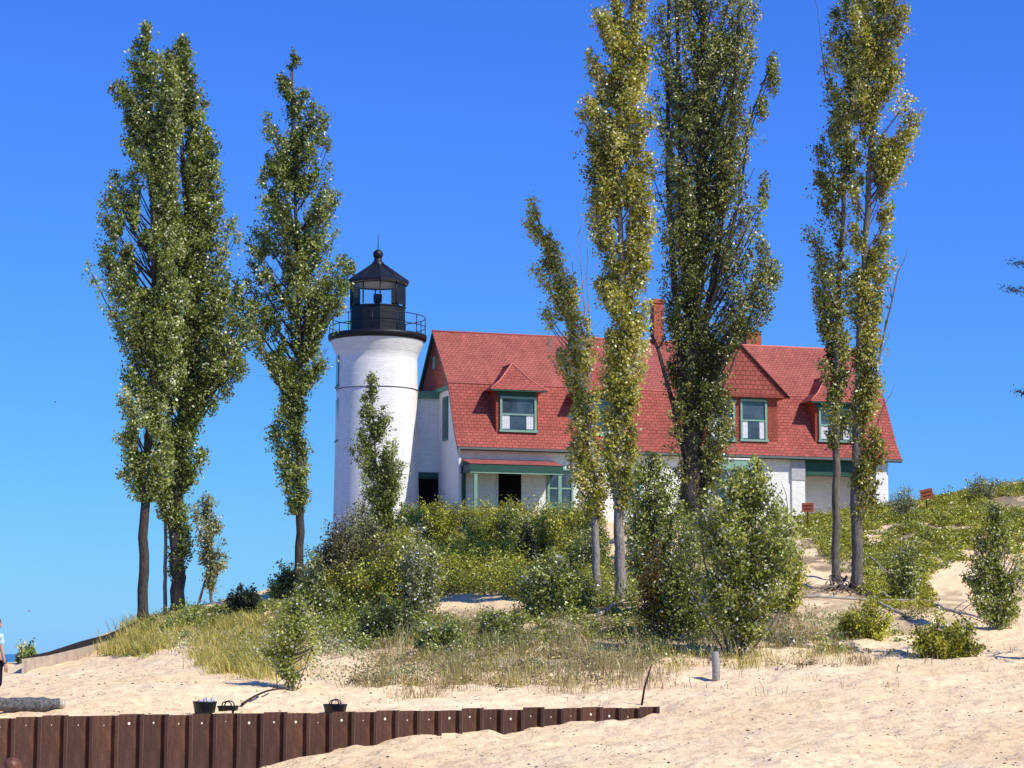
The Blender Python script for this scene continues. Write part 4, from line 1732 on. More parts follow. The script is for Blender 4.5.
def person(loc, rz, label, shirt, shorts, hair, scale=1.0, longhair=False):
    root = empty('person', loc, rz, label, 'person')
    root.scale = (scale,) * 3
    V = [(0, 0, .95), (0, 0, 1.15), (0, 0, 1.36), (0, 0, 1.47), (0, -.01, 1.53), (0, -.02, 1.62), (0, -.02, 1.70),
         (.10, 0, .88), (.115, -.01, .50), (.12, .02, .10), (.12, -.12, .035),
         (-.10, 0, .88), (-.115, 0.02, .50), (-.12, .05, .10), (-.12, -.09, .035),
         (.17, 0, 1.41), (.245, .02, 1.15), (.26, -.05, .90),
         (-.17, 0, 1.41), (-.245, .02, 1.15), (-.26, -.05, .90)]
    E = [(0, 1), (1, 2), (2, 3), (3, 4), (4, 5), (5, 6), (0, 7), (7, 8), (8, 9), (9, 10), (0, 11), (11, 12), (12, 13), (13, 14),
         (2, 15), (15, 16), (16, 17), (2, 18), (18, 19), (19, 20)]
    R = [(.14, .10), (.12, .09), (.15, .10), (.06, .06), (.05, .05), (.085, .10), (.07, .085), .085, .056, .038, .035, .085, .056, .038, .035,
         .052, .038, .027, .052, .038, .027]
    body = skin_body('body', V, E, R, M['skin'], root)
    # hands: palm with five separate fingers
    for s in (1, -1):
        hv = [(s * .26, -.05, .90), (s * .265, -.065, .84), (s * .265, -.075, .80)]
        he = [(0, 1), (1, 2)]
        hr = [(.022, .026), (.016, .036), (.013, .034)]
        for k, (off, L) in enumerate(((-.030, .070), (-.011, .082), (.010, .077), (.029, .060))):
            i0 = len(hv)
            hv += [(s * .264, -.077 + off, .79), (s * .258, -.082 + off, .79 - L * .5), (s * .245, -.085 + off, .79 - L)]
            he += [(2, i0), (i0, i0 + 1), (i0 + 1, i0 + 2)]
            hr += [.0095, .0085, .007]
        i0 = len(hv)
        hv += [(s * .255, -.105, .85), (s * .245, -.125, .815)]
        he += [(0, i0), (i0, i0 + 1)]
        hr += [.011, .009]
        skin_body('hand', hv, he, hr, M['skin'], root, 1)
    sv = [(0, 0, 1.0), (0, 0, 1.15), (0, 0, 1.36), (0, 0, 1.455), (.17, 0, 1.41), (.225, .01, 1.22), (-.17, 0, 1.41), (-.225, .01, 1.22)]
    skin_body('shirt', sv, [(0, 1), (1, 2), (2, 3), (2, 4), (4, 5), (2, 6), (6, 7)], [(.165, .125), (.145, .11), (.172, .12), (.085, .08), .07, .062, .07, .062], shirt, root)
    skin_body('shorts', [(0, 0, .97), (.105, 0, .86), (.12, 0, .42), (-.105, 0, .86), (-.12, 0.01, .42)], [(0, 1), (1, 2), (0, 3), (3, 4)], [(.16, .12), .105, .09, .105, .09], shorts, root)
    h = MB()
    h.ellipsoid((0, .012, 1.70), (.098, .112, .10), 16, 12)
    if longhair:
        h.ellipsoid((0, .065, 1.60), (.095, .06, .16), 14, 10)
    h.build('hair', hair, root)
    for s in (-1, 1):
        MB().ellipsoid((s * .032, -.108, 1.655), (.012, .008, .007), 8, 6).build('eye', M['black'], root)
        MB().ellipsoid((s * .088, -.01, 1.64), (.012, .022, .033), 8, 6).build('ear', M['skin'], root)
    MB().ellipsoid((0, -.122, 1.625), (.014, .02, .026), 10, 8).build('nose', M['skin'], root)
    f = MB()
    f.ellipsoid((0, -.108, 1.585), (.025, .008, .007), 8, 6)
    f.build('mouth', simple('lips', (.42, .14, .12)), root)
    return root


p1 = P(-6.5, 706, 41.7)
person((p1[0], 41.7, ground_z(p1[0], 41.7) - .03), math.radians(138), 'person in pale blue patterned top and long black shorts standing at the left edge', M['shirt'], M['shorts'], M['hair'], .98)
p2 = P(13, 757, 21.0)
gz = ground_z(p2[0], 21.0)
person((p2[0], 21.0, gz), math.radians(170), 'person with auburn hair whose head top shows in the bottom left corner', M['shorts'], M['shorts'], M['hair'], (p2[2] - gz) / 1.80, True)


# birds
def bird(px, py, d, span, mat, label):
    p = P(px, py, d)
    root = empty('bird', tuple(p), .5, label, 'bird')
    b = MB()
    b.ellipsoid((0, 0, 0), (.16 * span, .06 * span, .055 * span), 12, 8)
    b.ellipsoid((.17 * span, 0, .02 * span), (.045 * span, .04 * span, .04 * span), 8, 6)
    b.quad([(-.14 * span, -.03 * span, 0), (-.14 * span, .03 * span, 0), (-.27 * span, .06 * span, 0), (-.27 * span, -.06 * span, 0)])
    b.build('body', mat, root)
    for s in (-1, 1):
        w_ = MB()
        w_.quad([(.08 * span, s * .04 * span, .02 * span), (-.06 * span, s * .04 * span, .02 * span), (-.06 * span, s * .26 * span, .10 * span), (.06 * span, s * .26 * span, .11 * span)])
        w_.quad([(.06 * span, s * .26 * span, .11 * span), (-.06 * span, s * .26 * span, .10 * span), (-.10 * span, s * .5 * span, .04 * span)])
        w_.build('wing', mat, root)


bird(55, 402, 160, .42, M['bird'], 'tiny dark bird flying in the open sky left of the tall poplars')
bird(29, 611, 150, .6, M['gull'], 'small grey gull gliding low above the horizon at the left')

# ================================================================== TREES
poplar('tall full poplar at the far left with forked trunk leaning right at its foot', 74,
       [(143, 617), (143, 560), (144, 500), (149, 440), (155, 380), (155, 300), (152, 200), (149, 100), (148, 32)], .165, .02,
       [(28, 144, 154), (45, 134, 164), (60, 120, 170), (85, 114, 184), (120, 111, 192), (150, 113, 190), (180, 106, 190), (205, 99, 188), (235, 101, 188), (262, 91, 188), (290, 92, 186),
        (315, 108, 184), (340, 118, 184), (360, 122, 184), (385, 121, 182), (410, 124, 176), (440, 117, 176), (465, 121, 172), (480, 128, 164), (492, 138, 156)],
       165, 38000, G['green'], B['dark'], .10, tonebias=.07, group='tall poplars left of the lighthouse')
poplar('broad dark poplar beside the far left one, with thick dark clothed trunk', 76,
       [(178, 614), (178, 570), (176, 520), (178, 460), (183, 400), (190, 330), (188, 240), (180, 140), (178, 45)], .24, .02,
       [(40, 170, 184), (60, 162, 198), (90, 158, 206), (120, 156, 212), (160, 155, 222), (195, 156, 222), (225, 154, 238), (255, 154, 241), (290, 154, 246), (328, 150, 256), (352, 152, 256),
        (364, 156, 244), (380, 158, 222), (398, 158, 204), (410, 150, 200), (440, 152, 203), (470, 156, 200), (500, 160, 196), (525, 166, 190), (545, 172, 188), (575, 176, 186)],
       190, 44000, G['green'], B['dark'], .10, tonebias=-.03,
       tufts=[(238, 370, 12, 14, 500), (226, 390, 8, 14, 350), (212, 404, 8, 14, 300), (192, 130, 8, 30, 600), (190, 190, 8, 30, 500)], group='tall poplars left of the lighthouse')
poplar('thin pale trunked poplar between the two tallest left hand poplars', 76.5,
       [(165, 614), (165, 570), (166, 530), (164, 500), (166, 460), (168, 430)], .055, .02,
       [(425, 160, 174), (460, 158, 172), (490, 158, 172), (510, 161, 169)], 14, 1200, G['green'], B['pale'], .09)
poplar('small two stemmed poplar with light airy leaves right of the dark trunk', 80,
       [(212, 606), (210, 580), (207, 550), (206, 520), (202, 495)], .05, .012,
       [(490, 196, 208), (505, 192, 214), (520, 192, 218), (540, 193, 224), (560, 204, 225), (580, 208, 219), (596, 210, 216)], 26, 2600, G['grey'], B['grey'], .085,
       extra=[([(198, 606), (204, 585), (209, 565), (207, 545)], .055, 2)], tonebias=-.05)
poplar('slender dark green poplar standing just left of the lighthouse tower', 80,
       [(298, 592), (299, 560), (301, 510), (300, 470), (296, 430), (300, 390), (300, 330), (297, 250), (294, 160), (292, 60)], .155, .02,
       [(54, 290, 295), (75, 280, 303), (95, 275, 310), (112, 268, 330), (140, 264, 328), (160, 254, 324), (180, 254, 336), (195, 257, 348), (215, 248, 342), (239, 245, 332), (255, 238, 345), (270, 224, 352),
        (290, 226, 346), (317, 226, 336), (330, 250, 332), (351, 258, 332), (366, 272, 328), (385, 282, 326), (397, 280, 332), (412, 274, 320), (437, 264, 318), (452, 270, 314),
        (476, 281, 309), (495, 288, 308), (505, 290, 304)],
       130, 30000, G['green'], B['dark'], .10, tonebias=-.04,
       tufts=[(349, 268, 8, 10, 400), (341, 285, 10, 12, 500), (330, 305, 12, 14, 500), (236, 300, 9, 20, 500)],
       extra=[([(300, 380), (318, 330), (334, 298), (350, 272)], .04, 3)], group='tall poplars left of the lighthouse')
poplar('young poplar with thin crown growing in front of the white tower', 90,
       [(378, 568), (378, 530), (377, 480), (374, 430), (370, 378)], .06, .012,
       [(375, 367, 373), (392, 362, 376), (410, 358, 388), (425, 355, 392), (440, 352, 402), (455, 347, 408), (470, 352, 410), (485, 362, 406), (500, 368, 402), (520, 368, 410), (540, 366, 412)],
       56, 8500, G['green'], B['grey'], .095, tonebias=.04, twl=.5)
poplar('leaning olive poplar with crown pushed left, in front of the house roof', 68,
       [(598, 594), (596, 560), (594, 520), (592, 470), (588, 420), (578, 360), (562, 300), (546, 250), (534, 205)], .115, .02,
       [(202, 529, 538), (220, 528, 547), (245, 528, 556), (265, 530, 568), (285, 536, 578), (305, 540, 584), (330, 545, 590), (352, 552, 592), (380, 566, 596), (400, 575, 598),
        (425, 566, 600), (450, 564, 606), (470, 568, 610), (490, 580, 612), (508, 586, 606)],
       60, 7600, G['olive'], B['pale'], .095, tonebias=.14,
       extra=[([(590, 430), (588, 350), (583, 290), (578, 235)], .025, 3), ([(590, 400), (590, 330), (587, 280), (588, 230)], .02, 3), ([(592, 380), (576, 300), (572, 262)], .018, 2)])
poplar('tall narrow bright olive poplar rising past the roof, pale trunked', 66,
       [(621, 603), (620, 560), (618, 510), (618, 470), (623, 420), (622, 330), (620, 220), (618, 120), (618, 20), (620, -70)], .155, .02,
       [(-70, 612, 630), (-30, 600, 644), (0, 592, 650), (30, 588, 654), (60, 586, 652), (85, 580, 648), (110, 578, 654), (140, 578, 658), (170, 584, 660), (205, 588, 656), (235, 594, 654), (262, 596, 652), (285, 592, 654),
        (310, 596, 650), (340, 600, 648), (370, 602, 648), (400, 603, 640), (425, 603, 638), (445, 601, 636), (465, 604, 634), (485, 608, 630), (500, 610, 628)],
       130, 33000, G['olive'], B['pale'], .095, tonebias=.08, twl=.5)
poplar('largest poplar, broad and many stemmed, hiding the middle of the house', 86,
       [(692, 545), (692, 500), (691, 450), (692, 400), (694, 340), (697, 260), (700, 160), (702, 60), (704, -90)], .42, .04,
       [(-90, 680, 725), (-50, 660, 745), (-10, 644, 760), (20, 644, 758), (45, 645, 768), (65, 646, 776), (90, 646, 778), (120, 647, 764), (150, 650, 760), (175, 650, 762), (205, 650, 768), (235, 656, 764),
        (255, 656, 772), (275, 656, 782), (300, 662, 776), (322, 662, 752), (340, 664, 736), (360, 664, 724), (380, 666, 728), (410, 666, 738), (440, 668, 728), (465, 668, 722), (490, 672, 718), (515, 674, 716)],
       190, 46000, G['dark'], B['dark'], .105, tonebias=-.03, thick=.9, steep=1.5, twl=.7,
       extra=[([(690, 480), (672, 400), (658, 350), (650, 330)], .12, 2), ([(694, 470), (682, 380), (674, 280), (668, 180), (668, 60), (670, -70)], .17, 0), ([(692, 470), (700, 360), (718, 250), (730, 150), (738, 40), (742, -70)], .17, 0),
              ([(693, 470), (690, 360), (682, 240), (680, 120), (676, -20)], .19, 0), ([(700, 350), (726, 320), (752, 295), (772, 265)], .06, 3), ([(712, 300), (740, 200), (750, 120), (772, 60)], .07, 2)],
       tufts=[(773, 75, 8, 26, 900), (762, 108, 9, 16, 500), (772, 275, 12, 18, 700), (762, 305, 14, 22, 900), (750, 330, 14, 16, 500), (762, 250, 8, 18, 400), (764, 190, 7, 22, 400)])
poplar('right hand pair\'s thinner poplar with dark lower crown', 72,
       [(836, 574), (836, 530), (836, 480), (837, 430), (836, 370), (838, 300), (842, 220), (850, 120), (856, 20), (858, -60)], .125, .02,
       [(-60, 842, 870), (-20, 830, 874), (10, 826, 870), (40, 820, 868), (70, 818, 866), (100, 824, 866), (125, 826, 862), (150, 812, 860), (175, 800, 858), (195, 804, 858), (215, 808, 856), (245, 808, 856), (275, 812, 854),
        (300, 816, 852), (330, 818, 850), (355, 820, 850), (380, 824, 850), (400, 826, 850), (420, 826, 848), (440, 828, 846)],
       80, 15000, G['dark'], B['grey'], .095, tonebias=0,
       extra=[([(826, 80), (822, 50), (818, 10)], .02, 2)])
poplar('right hand pair\'s thicker trunked poplar with exposed roots and dead limb', 70,
       [(857, 590), (857, 550), (856, 500), (856, 450), (858, 380), (863, 300), (868, 200), (874, 100), (880, 0), (884, -80)], .17, .02,
       [(-80, 868, 900), (-40, 856, 912), (0, 852, 918), (20, 850, 914), (45, 850, 912), (70, 852, 904), (90, 854, 910), (108, 852, 920), (130, 852, 918), (150, 852, 906), (175, 850, 898), (200, 850, 890), (225, 850, 892),
        (245, 852, 888), (262, 850, 896), (280, 850, 892), (300, 850, 884), (330, 850, 882), (360, 848, 880), (385, 846, 880), (410, 846, 876), (440, 852, 882), (465, 856, 888), (485, 860, 884), (505, 860, 874)],
       95, 23000, G['olive'], B['grey'], .095, tonebias=-.02,
       extra=[([(862, 430), (874, 385), (884, 335), (892, 300), (898, 272)], .05, 4), ([(860, 400), (880, 355), (886, 320)], .03, 2), ([(858, 480), (872, 440), (884, 405)], .035, 3)])

# exposed roots under that pair, and driftwood
rt = hit(848, 590)
rr_o = empty('exposed_roots', tuple(rt), 0, 'tangle of bare grey brown roots spilling down the sand below the right hand trunks', 'roots')
for k in range(30):
    sx = random.uniform(-.6, .45)
    ex_ = sx + random.choice([-1, -1, -1, .6]) * random.uniform(.3, 2.1)
    dy = random.uniform(.6, 3.0)
    h0_ = random.uniform(.05, .35)
    w1, w2 = random.uniform(0, 6), random.uniform(3, 8)
    pts = []
    for i in range(12):
        u = i / 11
        x = rt[0] + sx + (ex_ - sx) * u ** 1.3 + .09 * math.sin(w1 + u * w2)
        y = rt[1] + .35 - u * dy
        z = ground_z(x, y) + .02 + h0_ * (1 - u) ** 2 + .07 * abs(math.sin(u * w2 + w1)) * (1 - u)
        pts.append((x - rt[0], y - rt[1], z - rt[2]))
    r_ = random.uniform(.014, .042)
    MB().tube(pts, [r_ * (1 - i / 14) for i in range(12)], 6).build('root', M['root'], rr_o)


def drift(label, p0, p1, r, mat=None, name='driftwood_branch', n=9, twigs=3, lift=.06, bend=.1):
    a, b = hit(*p0), hit(*p1)
    root = empty(name, tuple(a), 0, label, 'driftwood')
    m = MB()
    pts = []
    for i in range(n):
        u = i / (n - 1)
        p = a * (1 - u) + b * u
        z = a[2] * (1 - u) + b[2] * u
        z = (max(z, ground_z(p[0], p[1])) if bend > 0 else z + .10 * math.sin(u * math.pi)) + lift
        pts.append(np.array([p[0], p[1] + random.uniform(-.03, .03), z + random.uniform(-.5, .5) * bend * .4]) - a)
    m.tube(pts, [r * (1 - .6 * i / n) for i in range(n)], 7)
    m.build('stem', mat or M['drift'], root)
    for k in range(twigs):
        i = random.randrange(2, n)
        o = pts[i]
        e = o + np.array([random.uniform(-.6, .6), random.uniform(-.3, .1), random.uniform(.1, .4)])
        MB().tube([o, (o + e) / 2 + np.array([0, 0, .05]), e], [r * .35, r * .25, r * .1], 5).build('twig', mat or M['drift'], root)


drift('long thin pale branch lying level below the exposed roots', (782, 600), (930, 603), .055)
drift('thick grey log half sunk in sand right of the exposed roots', (868, 600), (912, 622), .085, twigs=1)
drift('grey driftwood piece ending beside the upright bush at the right', (925, 606), (982, 622), .06, twigs=4)
drift('pale stick slanting over the green slope right of the thicker trunk', (864, 560), (896, 585), .035, lift=.15)
drift('short pale branch lying at the foot of the two pale trunks', (598, 618), (640, 597), .06)
drift('thin pale stick lying beneath the many stemmed poplar', (632, 594), (680, 597), .045)
drift('bent dark branch lying on the sand behind the two tubs', (242, 708), (288, 692), .028, M['rust'], bend=.0)

# fir whose branch tips reach in at the right edge
fb = P(1082, 668, 54)
fb[2] = ground_z(fb[0], fb[1]) - .1
fir = empty('fir_tree', tuple(fb), 0, 'dark fir whose sparse branch tips reach in at the right edge', 'tree')
MB().tube([(0, 0, 0), (.05, 0, 6), (0, 0, 13.5)], [.17, .11, .02], 10).build('trunk', B['dark'], fir)
brm = MB()
c_, t_ = [], []
fz = []
for (tx, ty) in ((1004, 288), (1014, 262), (1017, 391)):
    fz.append((P(tx, ty, 54) - fb, True))
for k in range(46):
    z = 2.0 + 11.2 * k / 46
    a = k * 2.4
    L = (13.6 - z) * .16 + .25
    if math.cos(a) < -.3:
        L *= .62
    fz.append((np.array([math.cos(a) * L, math.sin(a) * L, z + .15 * L]), False))
for tip, big in fz:
    o = np.array([0, 0, tip[2] - .25])
    brm.tube([o, (o + tip) / 2 + np.array([0, 0, -.05]), tip], [.03, .02, .005], 4, False)
    n = 260
    u = RNG.random(n) ** .6
    if big:
        u = .35 + .65 * RNG.random(n)
    pt = o + (tip - o) * u[:, None] + RNG.normal(size=(n, 3)) * np.array([.10, .10, .05])
    c_.append(pt)
    t_.append(RNG.uniform(.2, .8, n))
brm.build('branches', B['dark'], fir, merge=False)
c_ = np.concatenate(c_)
leaf_mesh('needles', c_, RNG.uniform(.06, .12, len(c_)), np.concatenate(t_), G['fir'], fir, asp=.3)

# ================================================================== SHRUBS
S = shrub


def outline_bush(name, label, depth, trunk, prof, nbr, nleaf, pal, extra, tb=0.0, lsize=.085, r0=.05):
    return poplar(label, depth, trunk, r0, .012, prof, nbr, nleaf, pal, B['grey'], lsize, name, 'bush', None, extra, tonebias=tb, steep=.75, twl=.42, thick=.85)


d_ = hit(738, 657)[1]
outline_bush('upright_bush', 'large many stemmed poplar bush with pale flecked leaves behind the wooden post', d_, [(738, 657), (738, 610), (742, 560), (750, 470)],
             [(458, 748, 756), (470, 730, 768), (482, 714, 784), (500, 702, 794), (520, 694, 800), (545, 690, 800), (565, 690, 796), (585, 688, 794), (603, 692, 784), (622, 700, 772), (638, 708, 760)], 150, 15000, G['shrub'],
             [([(730, 657), (718, 610), (704, 560), (700, 510)], .035, 3), ([(742, 656), (762, 610), (780, 560), (788, 510)], .035, 3), ([(734, 657), (728, 600), (722, 540), (716, 490)], .03, 2),
              ([(744, 656), (752, 600), (764, 540), (770, 490)], .03, 2), ([(726, 655), (706, 620), (690, 590)], .03, 2), ([(748, 655), (772, 625), (790, 590)], .03, 2), ([(740, 656), (741, 620), (738, 590)], .05, 0)], .02)
d_ = hit(997, 629)[1]
outline_bush('upright_bush', 'tall leafy bush growing at the right edge beside the driftwood', d_, [(997, 629), (997, 600), (996, 550), (993, 508)],
             [(504, 990, 996), (518, 982, 1004), (535, 974, 1016), (555, 965, 1022), (575, 962, 1027), (598, 968, 1026), (615, 978, 1018), (624, 986, 1008)], 70, 6000, G['shrub'],
             [([(994, 629), (984, 595), (974, 555)], .022, 2), ([(1000, 629), (1010, 595), (1018, 555)], .022, 2), ([(996, 629), (990, 580), (984, 530)], .02, 1), ([(998, 629), (1004, 580), (1006, 535)], .02, 1)], 0, .078)
d_ = hit(294, 691)[1]
outline_bush('upright_bush', 'light leaved bush on bare stems in front of the tall left grass', d_, [(294, 691), (292, 670), (296, 630), (298, 602)],
             [(597, 290, 302), (606, 280, 312), (620, 272, 318), (638, 266, 320), (655, 266, 318), (668, 278, 312), (680, 286, 302)], 48, 2700, G['shrub'],
             [([(291, 691), (280, 665), (270, 635)], .014, 2), ([(296, 691), (306, 665), (316, 635)], .014, 2), ([(293, 691), (287, 650), (284, 615)], .012, 1)], .08, .068, .022)
d_ = hit(652, 618)[1]
outline_bush('poplar_saplings', 'clump of leafy poplar saplings between the pale trunk and the largest poplar', d_, [(652, 618), (651, 570), (650, 520), (648, 456)],
             [(450, 644, 652), (465, 634, 664), (485, 628, 674), (510, 625, 682), (540, 626, 684), (565, 628, 682), (585, 634, 678), (602, 640, 670)], 75, 6500, G['shrub'],
             [([(648, 618), (638, 570), (634, 500)], .022, 2), ([(656, 618), (668, 570), (672, 510)], .022, 2), ([(654, 618), (660, 560), (661, 490)], .018, 1)], .0, .085)
S('reddish_bush', 'thin bush with orange brown turning leaves below the sapling clump', 655, 640, 540, 16, 2200, G['orange'], shape='vase', stems=18, lo=.2, cat='bush', lsize=.07)
S('upright_bush', 'green bush filling the gap left of the largest bush', 688, 640, 520, 30, 6500, G['shrub'], shape='round', stems=40, lo=.15, cat='bush')
S('upright_bush', 'olive bush low on the right flank of the largest bush', 782, 612, 520, 26, 4500, G['yellow'], shape='round', stems=30, cat='bush')
S('dark_bush', 'dark purplish bush left of the tower foot on the slope', 336, 590, 522, 30, 6500, G['brown'], shape='round', stems=50, cat='bush')
S('grey_bush', 'grey green bush against the foot of the white tower', 357, 560, 492, 20, 4000, G['grey'], shape='round', stems=40, cat='bush')
S('dark_bush', 'dark brown leaved bush under the grey green one by the tower', 372, 585, 525, 24, 4500, G['brown'], shape='round', stems=30, cat='bush', tonebias=-.05)
S('green_bush', 'bright green bush below the tower and left of the yellow mass', 398, 614, 530, 40, 10000, G['yellow'], shape='round', stems=60, cat='bush', lsize=.08, tonebias=-.04)
S('dark_bush', 'bush overhanging the shaded sand hollow, leaves darkened for its shade', 385, 642, 598, 32, 4500, G['green'], shape='round', stems=44, cat='bush', tonebias=-.32)  # the hollow's shade is put into this bush's leaf tone
S('green_bush', 'yellow green bush spreading above the dark hollow', 352, 612, 560, 32, 6500, G['yellow'], shape='round', stems=44, cat='bush', tonebias=-.06)
S('upright_bush', 'narrow light leaved bush rising in front of the yellow mass', 418, 622, 532, 18, 3500, G['grey'], shape='vase', stems=24, cat='bush')
S('green_bush', 'rounded yellow bush under the recessed dark doorway', 440, 560, 504, 30, 6500, G['yellow'], shape='round', stems=40, cat='bush')
S('green_bush', 'rounded yellow bush in front of the porch corner post', 484, 560, 508, 24, 5000, G['yellow'], shape='round', stems=40, cat='bush')
S('green_bush', 'rounded green bush directly before the open porch door', 514, 558, 501, 24, 5500, G['shrub'], shape='round', stems=40, cat='bush')
S('green_bush', 'rounded yellow green bush below the porch window', 556, 562, 506, 26, 6000, G['yellow'], shape='round', stems=40, cat='bush', tonebias=-.05)
S('dark_bush', 'dark cedar like bush in the middle of the yellow mass', 527, 572, 524, 12, 3000, G['fir'], shape='spire', stems=30, cat='bush')
S('green_bush', 'glossy green bush just left of the two pale trunks', 556, 616, 552, 38, 9500, G['shrub'], shape='round', stems=60, cat='bush', lsize=.085)
S('green_bush', 'dark green bush between the pale trunks and the stairs', 586, 585, 520, 22, 4500, G['green'], shape='round', stems=40, cat='bush')
S('green_bush', 'small green bush below the bare sand patch in mid slope', 440, 655, 622, 26, 3600, G['green'], shape='round', stems=30, cat='bush')
S('green_bush', 'low green bush between the sand patch and the dry grass', 500, 640, 612, 26, 3600, G['shrub'], shape='round', stems=30, cat='bush')
S('dark_bush', 'small dark bush on the crest right of the left hand trunks', 243, 615, 583, 14, 2000, G['fir'], shape='vase', stems=18, cat='bush')
S('dark_bush', 'dark shrub at the foot of the slender poplar', 286, 600, 560, 16, 2500, G['green'], shape='round', stems=24, cat='bush', tonebias=-.15)
S('green_bush', 'dark green bush right of the slender poplar trunk', 312, 625, 560, 22, 4000, G['green'], shape='round', stems=34, cat='bush', tonebias=-.1)
S('small_juniper', 'small green juniper behind the concrete wall end at far left', 26, 664, 638, 12, 1500, G['green'], shape='spire', stems=14, cat='bush', loc=P(26, 664, 66))
S('green_bush', 'low sprawling bush on the open sand left of the right edge bush', 946, 658, 616, 38, 4600, G['yellow'], shape='round', stems=44, cat='bush', lo=.05, tonebias=.03)
S('green_bush', 'drooping leafy bush below the long pale branch', 866, 638, 600, 30, 3600, G['yellow'], shape='round', stems=26, cat='bush', lsize=.07)
S('upright_bush', 'upright leafy shrub on the slope right of the thicker trunk', 906, 600, 538, 16, 2600, G['shrub'], shape='vase', stems=20, cat='bush')
S('grey_bush', 'thin grey twigged bush on the crest left of the red tilted sign', 905, 520, 484, 18, 1300, G['grey'], shape='vase', stems=26, cat='bush', lsize=.07)
S('grey_bush', 'thin grey twigged bush on the crest right of the red tilted sign', 985, 500, 472, 22, 1500, G['grey'], shape='vase', stems=30, cat='bush', lsize=.07)
S('green_bush', 'leafy bush at the base of the largest poplar beside the white wall', 708, 560, 498, 26, 4500, G['shrub'], shape='round', stems=34, cat='bush')
S('green_bush', 'leafy bush between the pale trunk and the lower window', 640, 560, 506, 22, 3500, G['green'], shape='round', stems=30, cat='bush')

# ================================================================== GROUND COVER
cover('yellow_ground_cover', 'yellow green low shrubs matting the upper dune', 'ground cover', [
    ([(350, 540), (420, 512), (600, 512), (606, 590), (540, 596), (510, 600), (500, 592), (440, 596), (400, 612), (350, 610)], 17.0, .36, .75, (60, 100), [(540, 575, 12, 12)]),
    ([(800, 520), (900, 506), (1060, 478), (1070, 520), (1010, 560), (940, 562), (925, 600), (865, 600), (862, 560), (830, 560), (800, 548)], 17.0, .30, .30, (60, 104),
     [(958, 584, 34, 16), (1012, 503, 26, 7), (806, 566, 20, 26), (888, 530, 12, 6), (1010, 525, 16, 6), (912, 545, 10, 5)]),
    ([(862, 590), (930, 588), (940, 606), (900, 612), (866, 608)], 9, .28, .28, (58, 85), []),
    ([(1000, 540), (1060, 530), (1060, 590), (1028, 585)], 7, .3, .3, (60, 95), []),
], G['yellow'], 52, .075)
cover('green_ground_cover', 'darker green creeping plants between the yellow ones', 'ground cover', [
    ([(350, 530), (600, 520), (606, 600), (560, 610), (520, 600), (440, 596), (360, 640), (330, 620)], 4.0, .4, .8, (60, 100), []),
    ([(780, 520), (1060, 480), (1080, 560), (1030, 600), (960, 560), (930, 600), (800, 560)], 4.5, .32, .40, (60, 104), [(958, 584, 34, 16), (1012, 503, 26, 7), (806, 566, 20, 26)]),
    ([(600, 560), (800, 560), (800, 600), (740, 640), (680, 645), (600, 605)], 4.0, .35, .6, (55, 95), []),
    ([(340, 615), (430, 600), (450, 622), (520, 618), (600, 600), (665, 610), (670, 648), (600, 640), (520, 652), (420, 655), (345, 650)], 8.5, .24, .36, (52, 75), [(470, 603, 36, 14)]),
    ([(510, 575), (600, 575), (604, 618), (520, 618)], 7, .32, .55, (55, 85), []),
    ([(300, 600), (400, 600), (390, 640), (320, 655), (300, 640)], 6, .35, .5, (50, 85), [(340, 668, 30, 16)]),
    ([(108, 656), (130, 630), (180, 620), (180, 640), (140, 660)], 3.0, .2, .22, (48, 82), []),
    ([(210, 655), (225, 634), (270, 622), (310, 640), (310, 676), (262, 676), (222, 668)], 1.6, .2, .3, (48, 80), []),
    ([(168, 630), (180, 612), (290, 598), (292, 622), (232, 624), (200, 632)], 12.0, .26, .34, (60, 84), []),
    ([(790, 610), (960, 612), (960, 655), (800, 655)], 2.0, .3, .25, (50, 75), []),
    ([(130, 640), (150, 616), (240, 604), (235, 622), (180, 640)], 3.0, .3, .3, (60, 84), []),
], G['shrub'], 52, .075)

g1 = world_samples([(104, 656), (122, 632), (140, 622), (180, 618), (187, 636), (165, 650), (138, 660)], 7, (55, 85))
g2 = world_samples([(198, 655), (206, 634), (232, 622), (292, 622), (300, 676), (262, 680), (218, 674)], 13, (48, 80))
g3 = world_samples([(360, 690), (370, 640), (430, 640), (520, 625), (660, 612), (700, 640), (690, 670), (620, 690), (430, 690)], 3.4, (46, 66))
g3 = g3[fbm(g3[:, 0] * .9, g3[:, 1] * .9, 8, 3) > .42]
g4 = world_samples([(640, 660), (700, 640), (790, 610), (860, 630), (850, 660), (740, 672)], 4.5, (48, 68))
g5 = world_samples([(380, 520), (600, 510), (600, 600), (380, 610)], .25, (60, 98))
blades('dune_grass', 'tall green gold dune grass in tufts', 'grass', np.concatenate([g1[fbm(g1[:, 0] * .9, g1[:, 1] * .9, 61, 3) > .45], g2[fbm(g2[:, 0] * 1.1, g2[:, 1] * 1.1, 62, 3) > .47]]), .42, G['grass'], .009, 1.1, (-.25, 0), 34, .22, tone0=.55)
blades('mixed_grass', 'mixed green dune grass on the slope below the house', 'grass', np.concatenate([g3[::2], g4[::3], g5]), 0.42, G['grass'], .007, 1.1, (-.1, 0), 24, .2, tone0=.5)
h1 = world_samples([(350, 695), (360, 650), (440, 640), (660, 625), (700, 660), (640, 700), (500, 690), (420, 700)], 2.4, (45, 66))
h1 = h1[fbm(h1[:, 0] * .8 + 9, h1[:, 1] * .8, 4, 3) > .42]
h2 = world_samples([(740, 665), (780, 610), (960, 605), (980, 640), (860, 672)], 1.6, (48, 68))
h2 = h2[fbm(h2[:, 0] * .8 + 9, h2[:, 1] * .8, 4, 3) > .45]
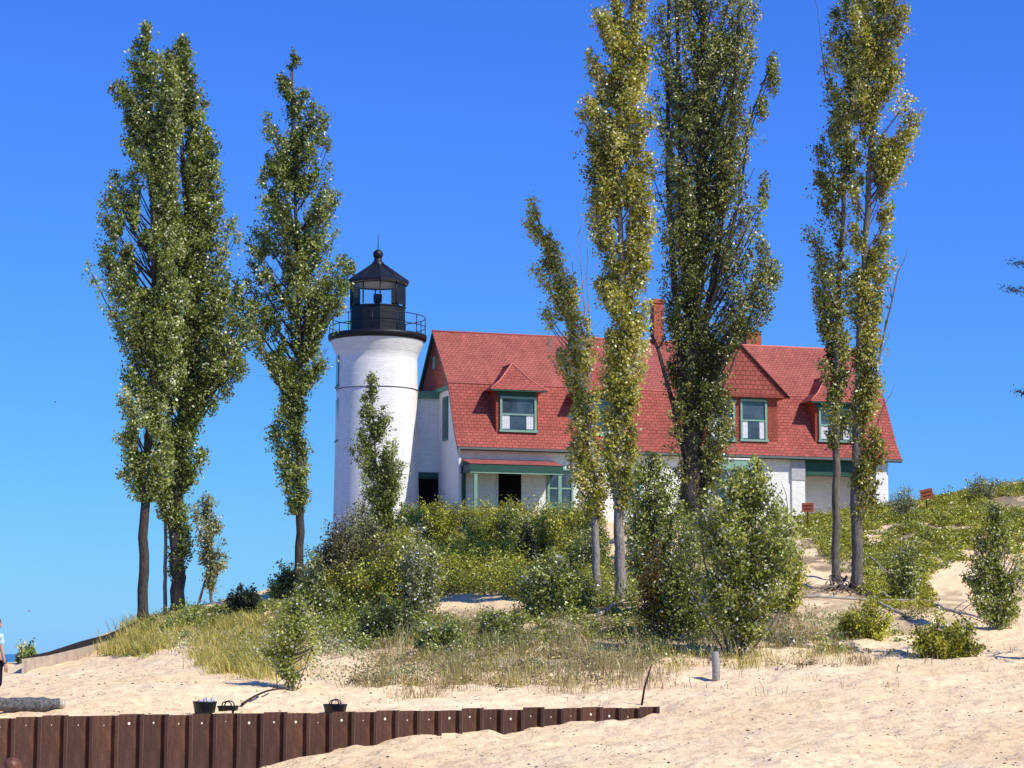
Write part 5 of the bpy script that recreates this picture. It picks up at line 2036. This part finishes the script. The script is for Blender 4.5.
blades('dry_grass', 'dry straw coloured grass and bare stems', 'grass', np.concatenate([h1[::2], h2[::2]]), .42, G['straw'], .006, 1.1, (-.05, 0), 38, .30)
h5 = world_samples([(360, 690), (380, 640), (440, 625), (560, 630), (650, 640), (640, 685), (480, 690)], .5, (45, 66))
blades('dry_stems', 'tall thin dead stems standing in the dry grass', 'plants', h5, .9, G['brown'], .006, .55, (0, 0), 22, .16, tone0=.75)
h3 = world_samples([(330, 705), (360, 670), (700, 660), (1024, 640), (1024, 680), (700, 700), (660, 706)], .35, (42, 64))
blades('sparse_sprigs', 'sparse dry sprigs on the open sand', 'grass', h3, .28, G['straw'], .007, 1.0, (0, 0), 7, .12)
h4 = world_samples([(130, 625), (330, 620), (640, 612), (860, 620), (850, 655), (700, 664), (500, 684), (330, 684), (240, 670), (140, 640)], 4.2, (46, 66))
h4 = h4[fbm(h4[:, 0] * .7 + 3, h4[:, 1] * .7, 14, 3) > .45]
P_ = []
for p in h4:
    n = 34
    d = RNG.normal(size=(n, 3)) * np.array([.2, .2, .06 + .22 * RNG.random()])
    d[:, 2] = np.abs(d[:, 2])
    P_.append(p + d)
c = np.concatenate(P_)
tag(leaf_mesh('slope_herbs', c, RNG.uniform(.04, .09, len(c)), RNG.uniform(.2, .9, len(c)), G['grey'], None, None, .2), 'grey green herbs scattered through the dry grass', 'plants', None, 'stuff')

cover('brown_herbs', 'brownish purple dried herbs on the sandy slope', 'plants', [
    ([(350, 690), (360, 640), (520, 622), (640, 628), (660, 665), (600, 690), (480, 690)], 4.5, .24, .34, (44, 66), []),
    ([(700, 660), (790, 625), (880, 640), (860, 668), (740, 672)], 1.5, .22, .18, (46, 68), []),
], G['brown'], 34, .05)

# dark litter specks on the sand
n = 2400
Y = RNG.uniform(26, 60, n)
X = RNG.uniform(-.25, .27, n) * Y
s = (X - WALL0[0]) * WALLN[0] + (Y - WALL0[1]) * WALLN[1]
Z = H(X, Y)
v, f = [], []
sz = RNG.uniform(.006, .020, n) * (RNG.random(n) ** 2 * .9 + .6)
oct_ = np.array([[1, 0, 0], [0, 1, 0], [-1, 0, 0], [0, -1, 0], [0, 0, .8], [0, 0, -.6]])
fac = np.array([[0, 1, 4], [1, 2, 4], [2, 3, 4], [3, 0, 4], [1, 0, 5], [2, 1, 5], [3, 2, 5], [0, 3, 5]])
V_ = np.stack([X, Y, Z + .004], 1)[:, None, :] + oct_[None] * sz[:, None, None] * np.array([1.6, 1, 1])
F_ = (np.arange(n)[:, None, None] * 6 + fac[None]).reshape(-1, 3)
tag(raw_mesh('sand_litter', V_.reshape(-1, 3), F_, M['pebble']), 'dark pebbles and bits of litter strewn over the sand', 'pebbles', None, 'stuff')
print('faces', sum(len(o.data.polygons) for o in COL.objects if o.type == 'MESH'))
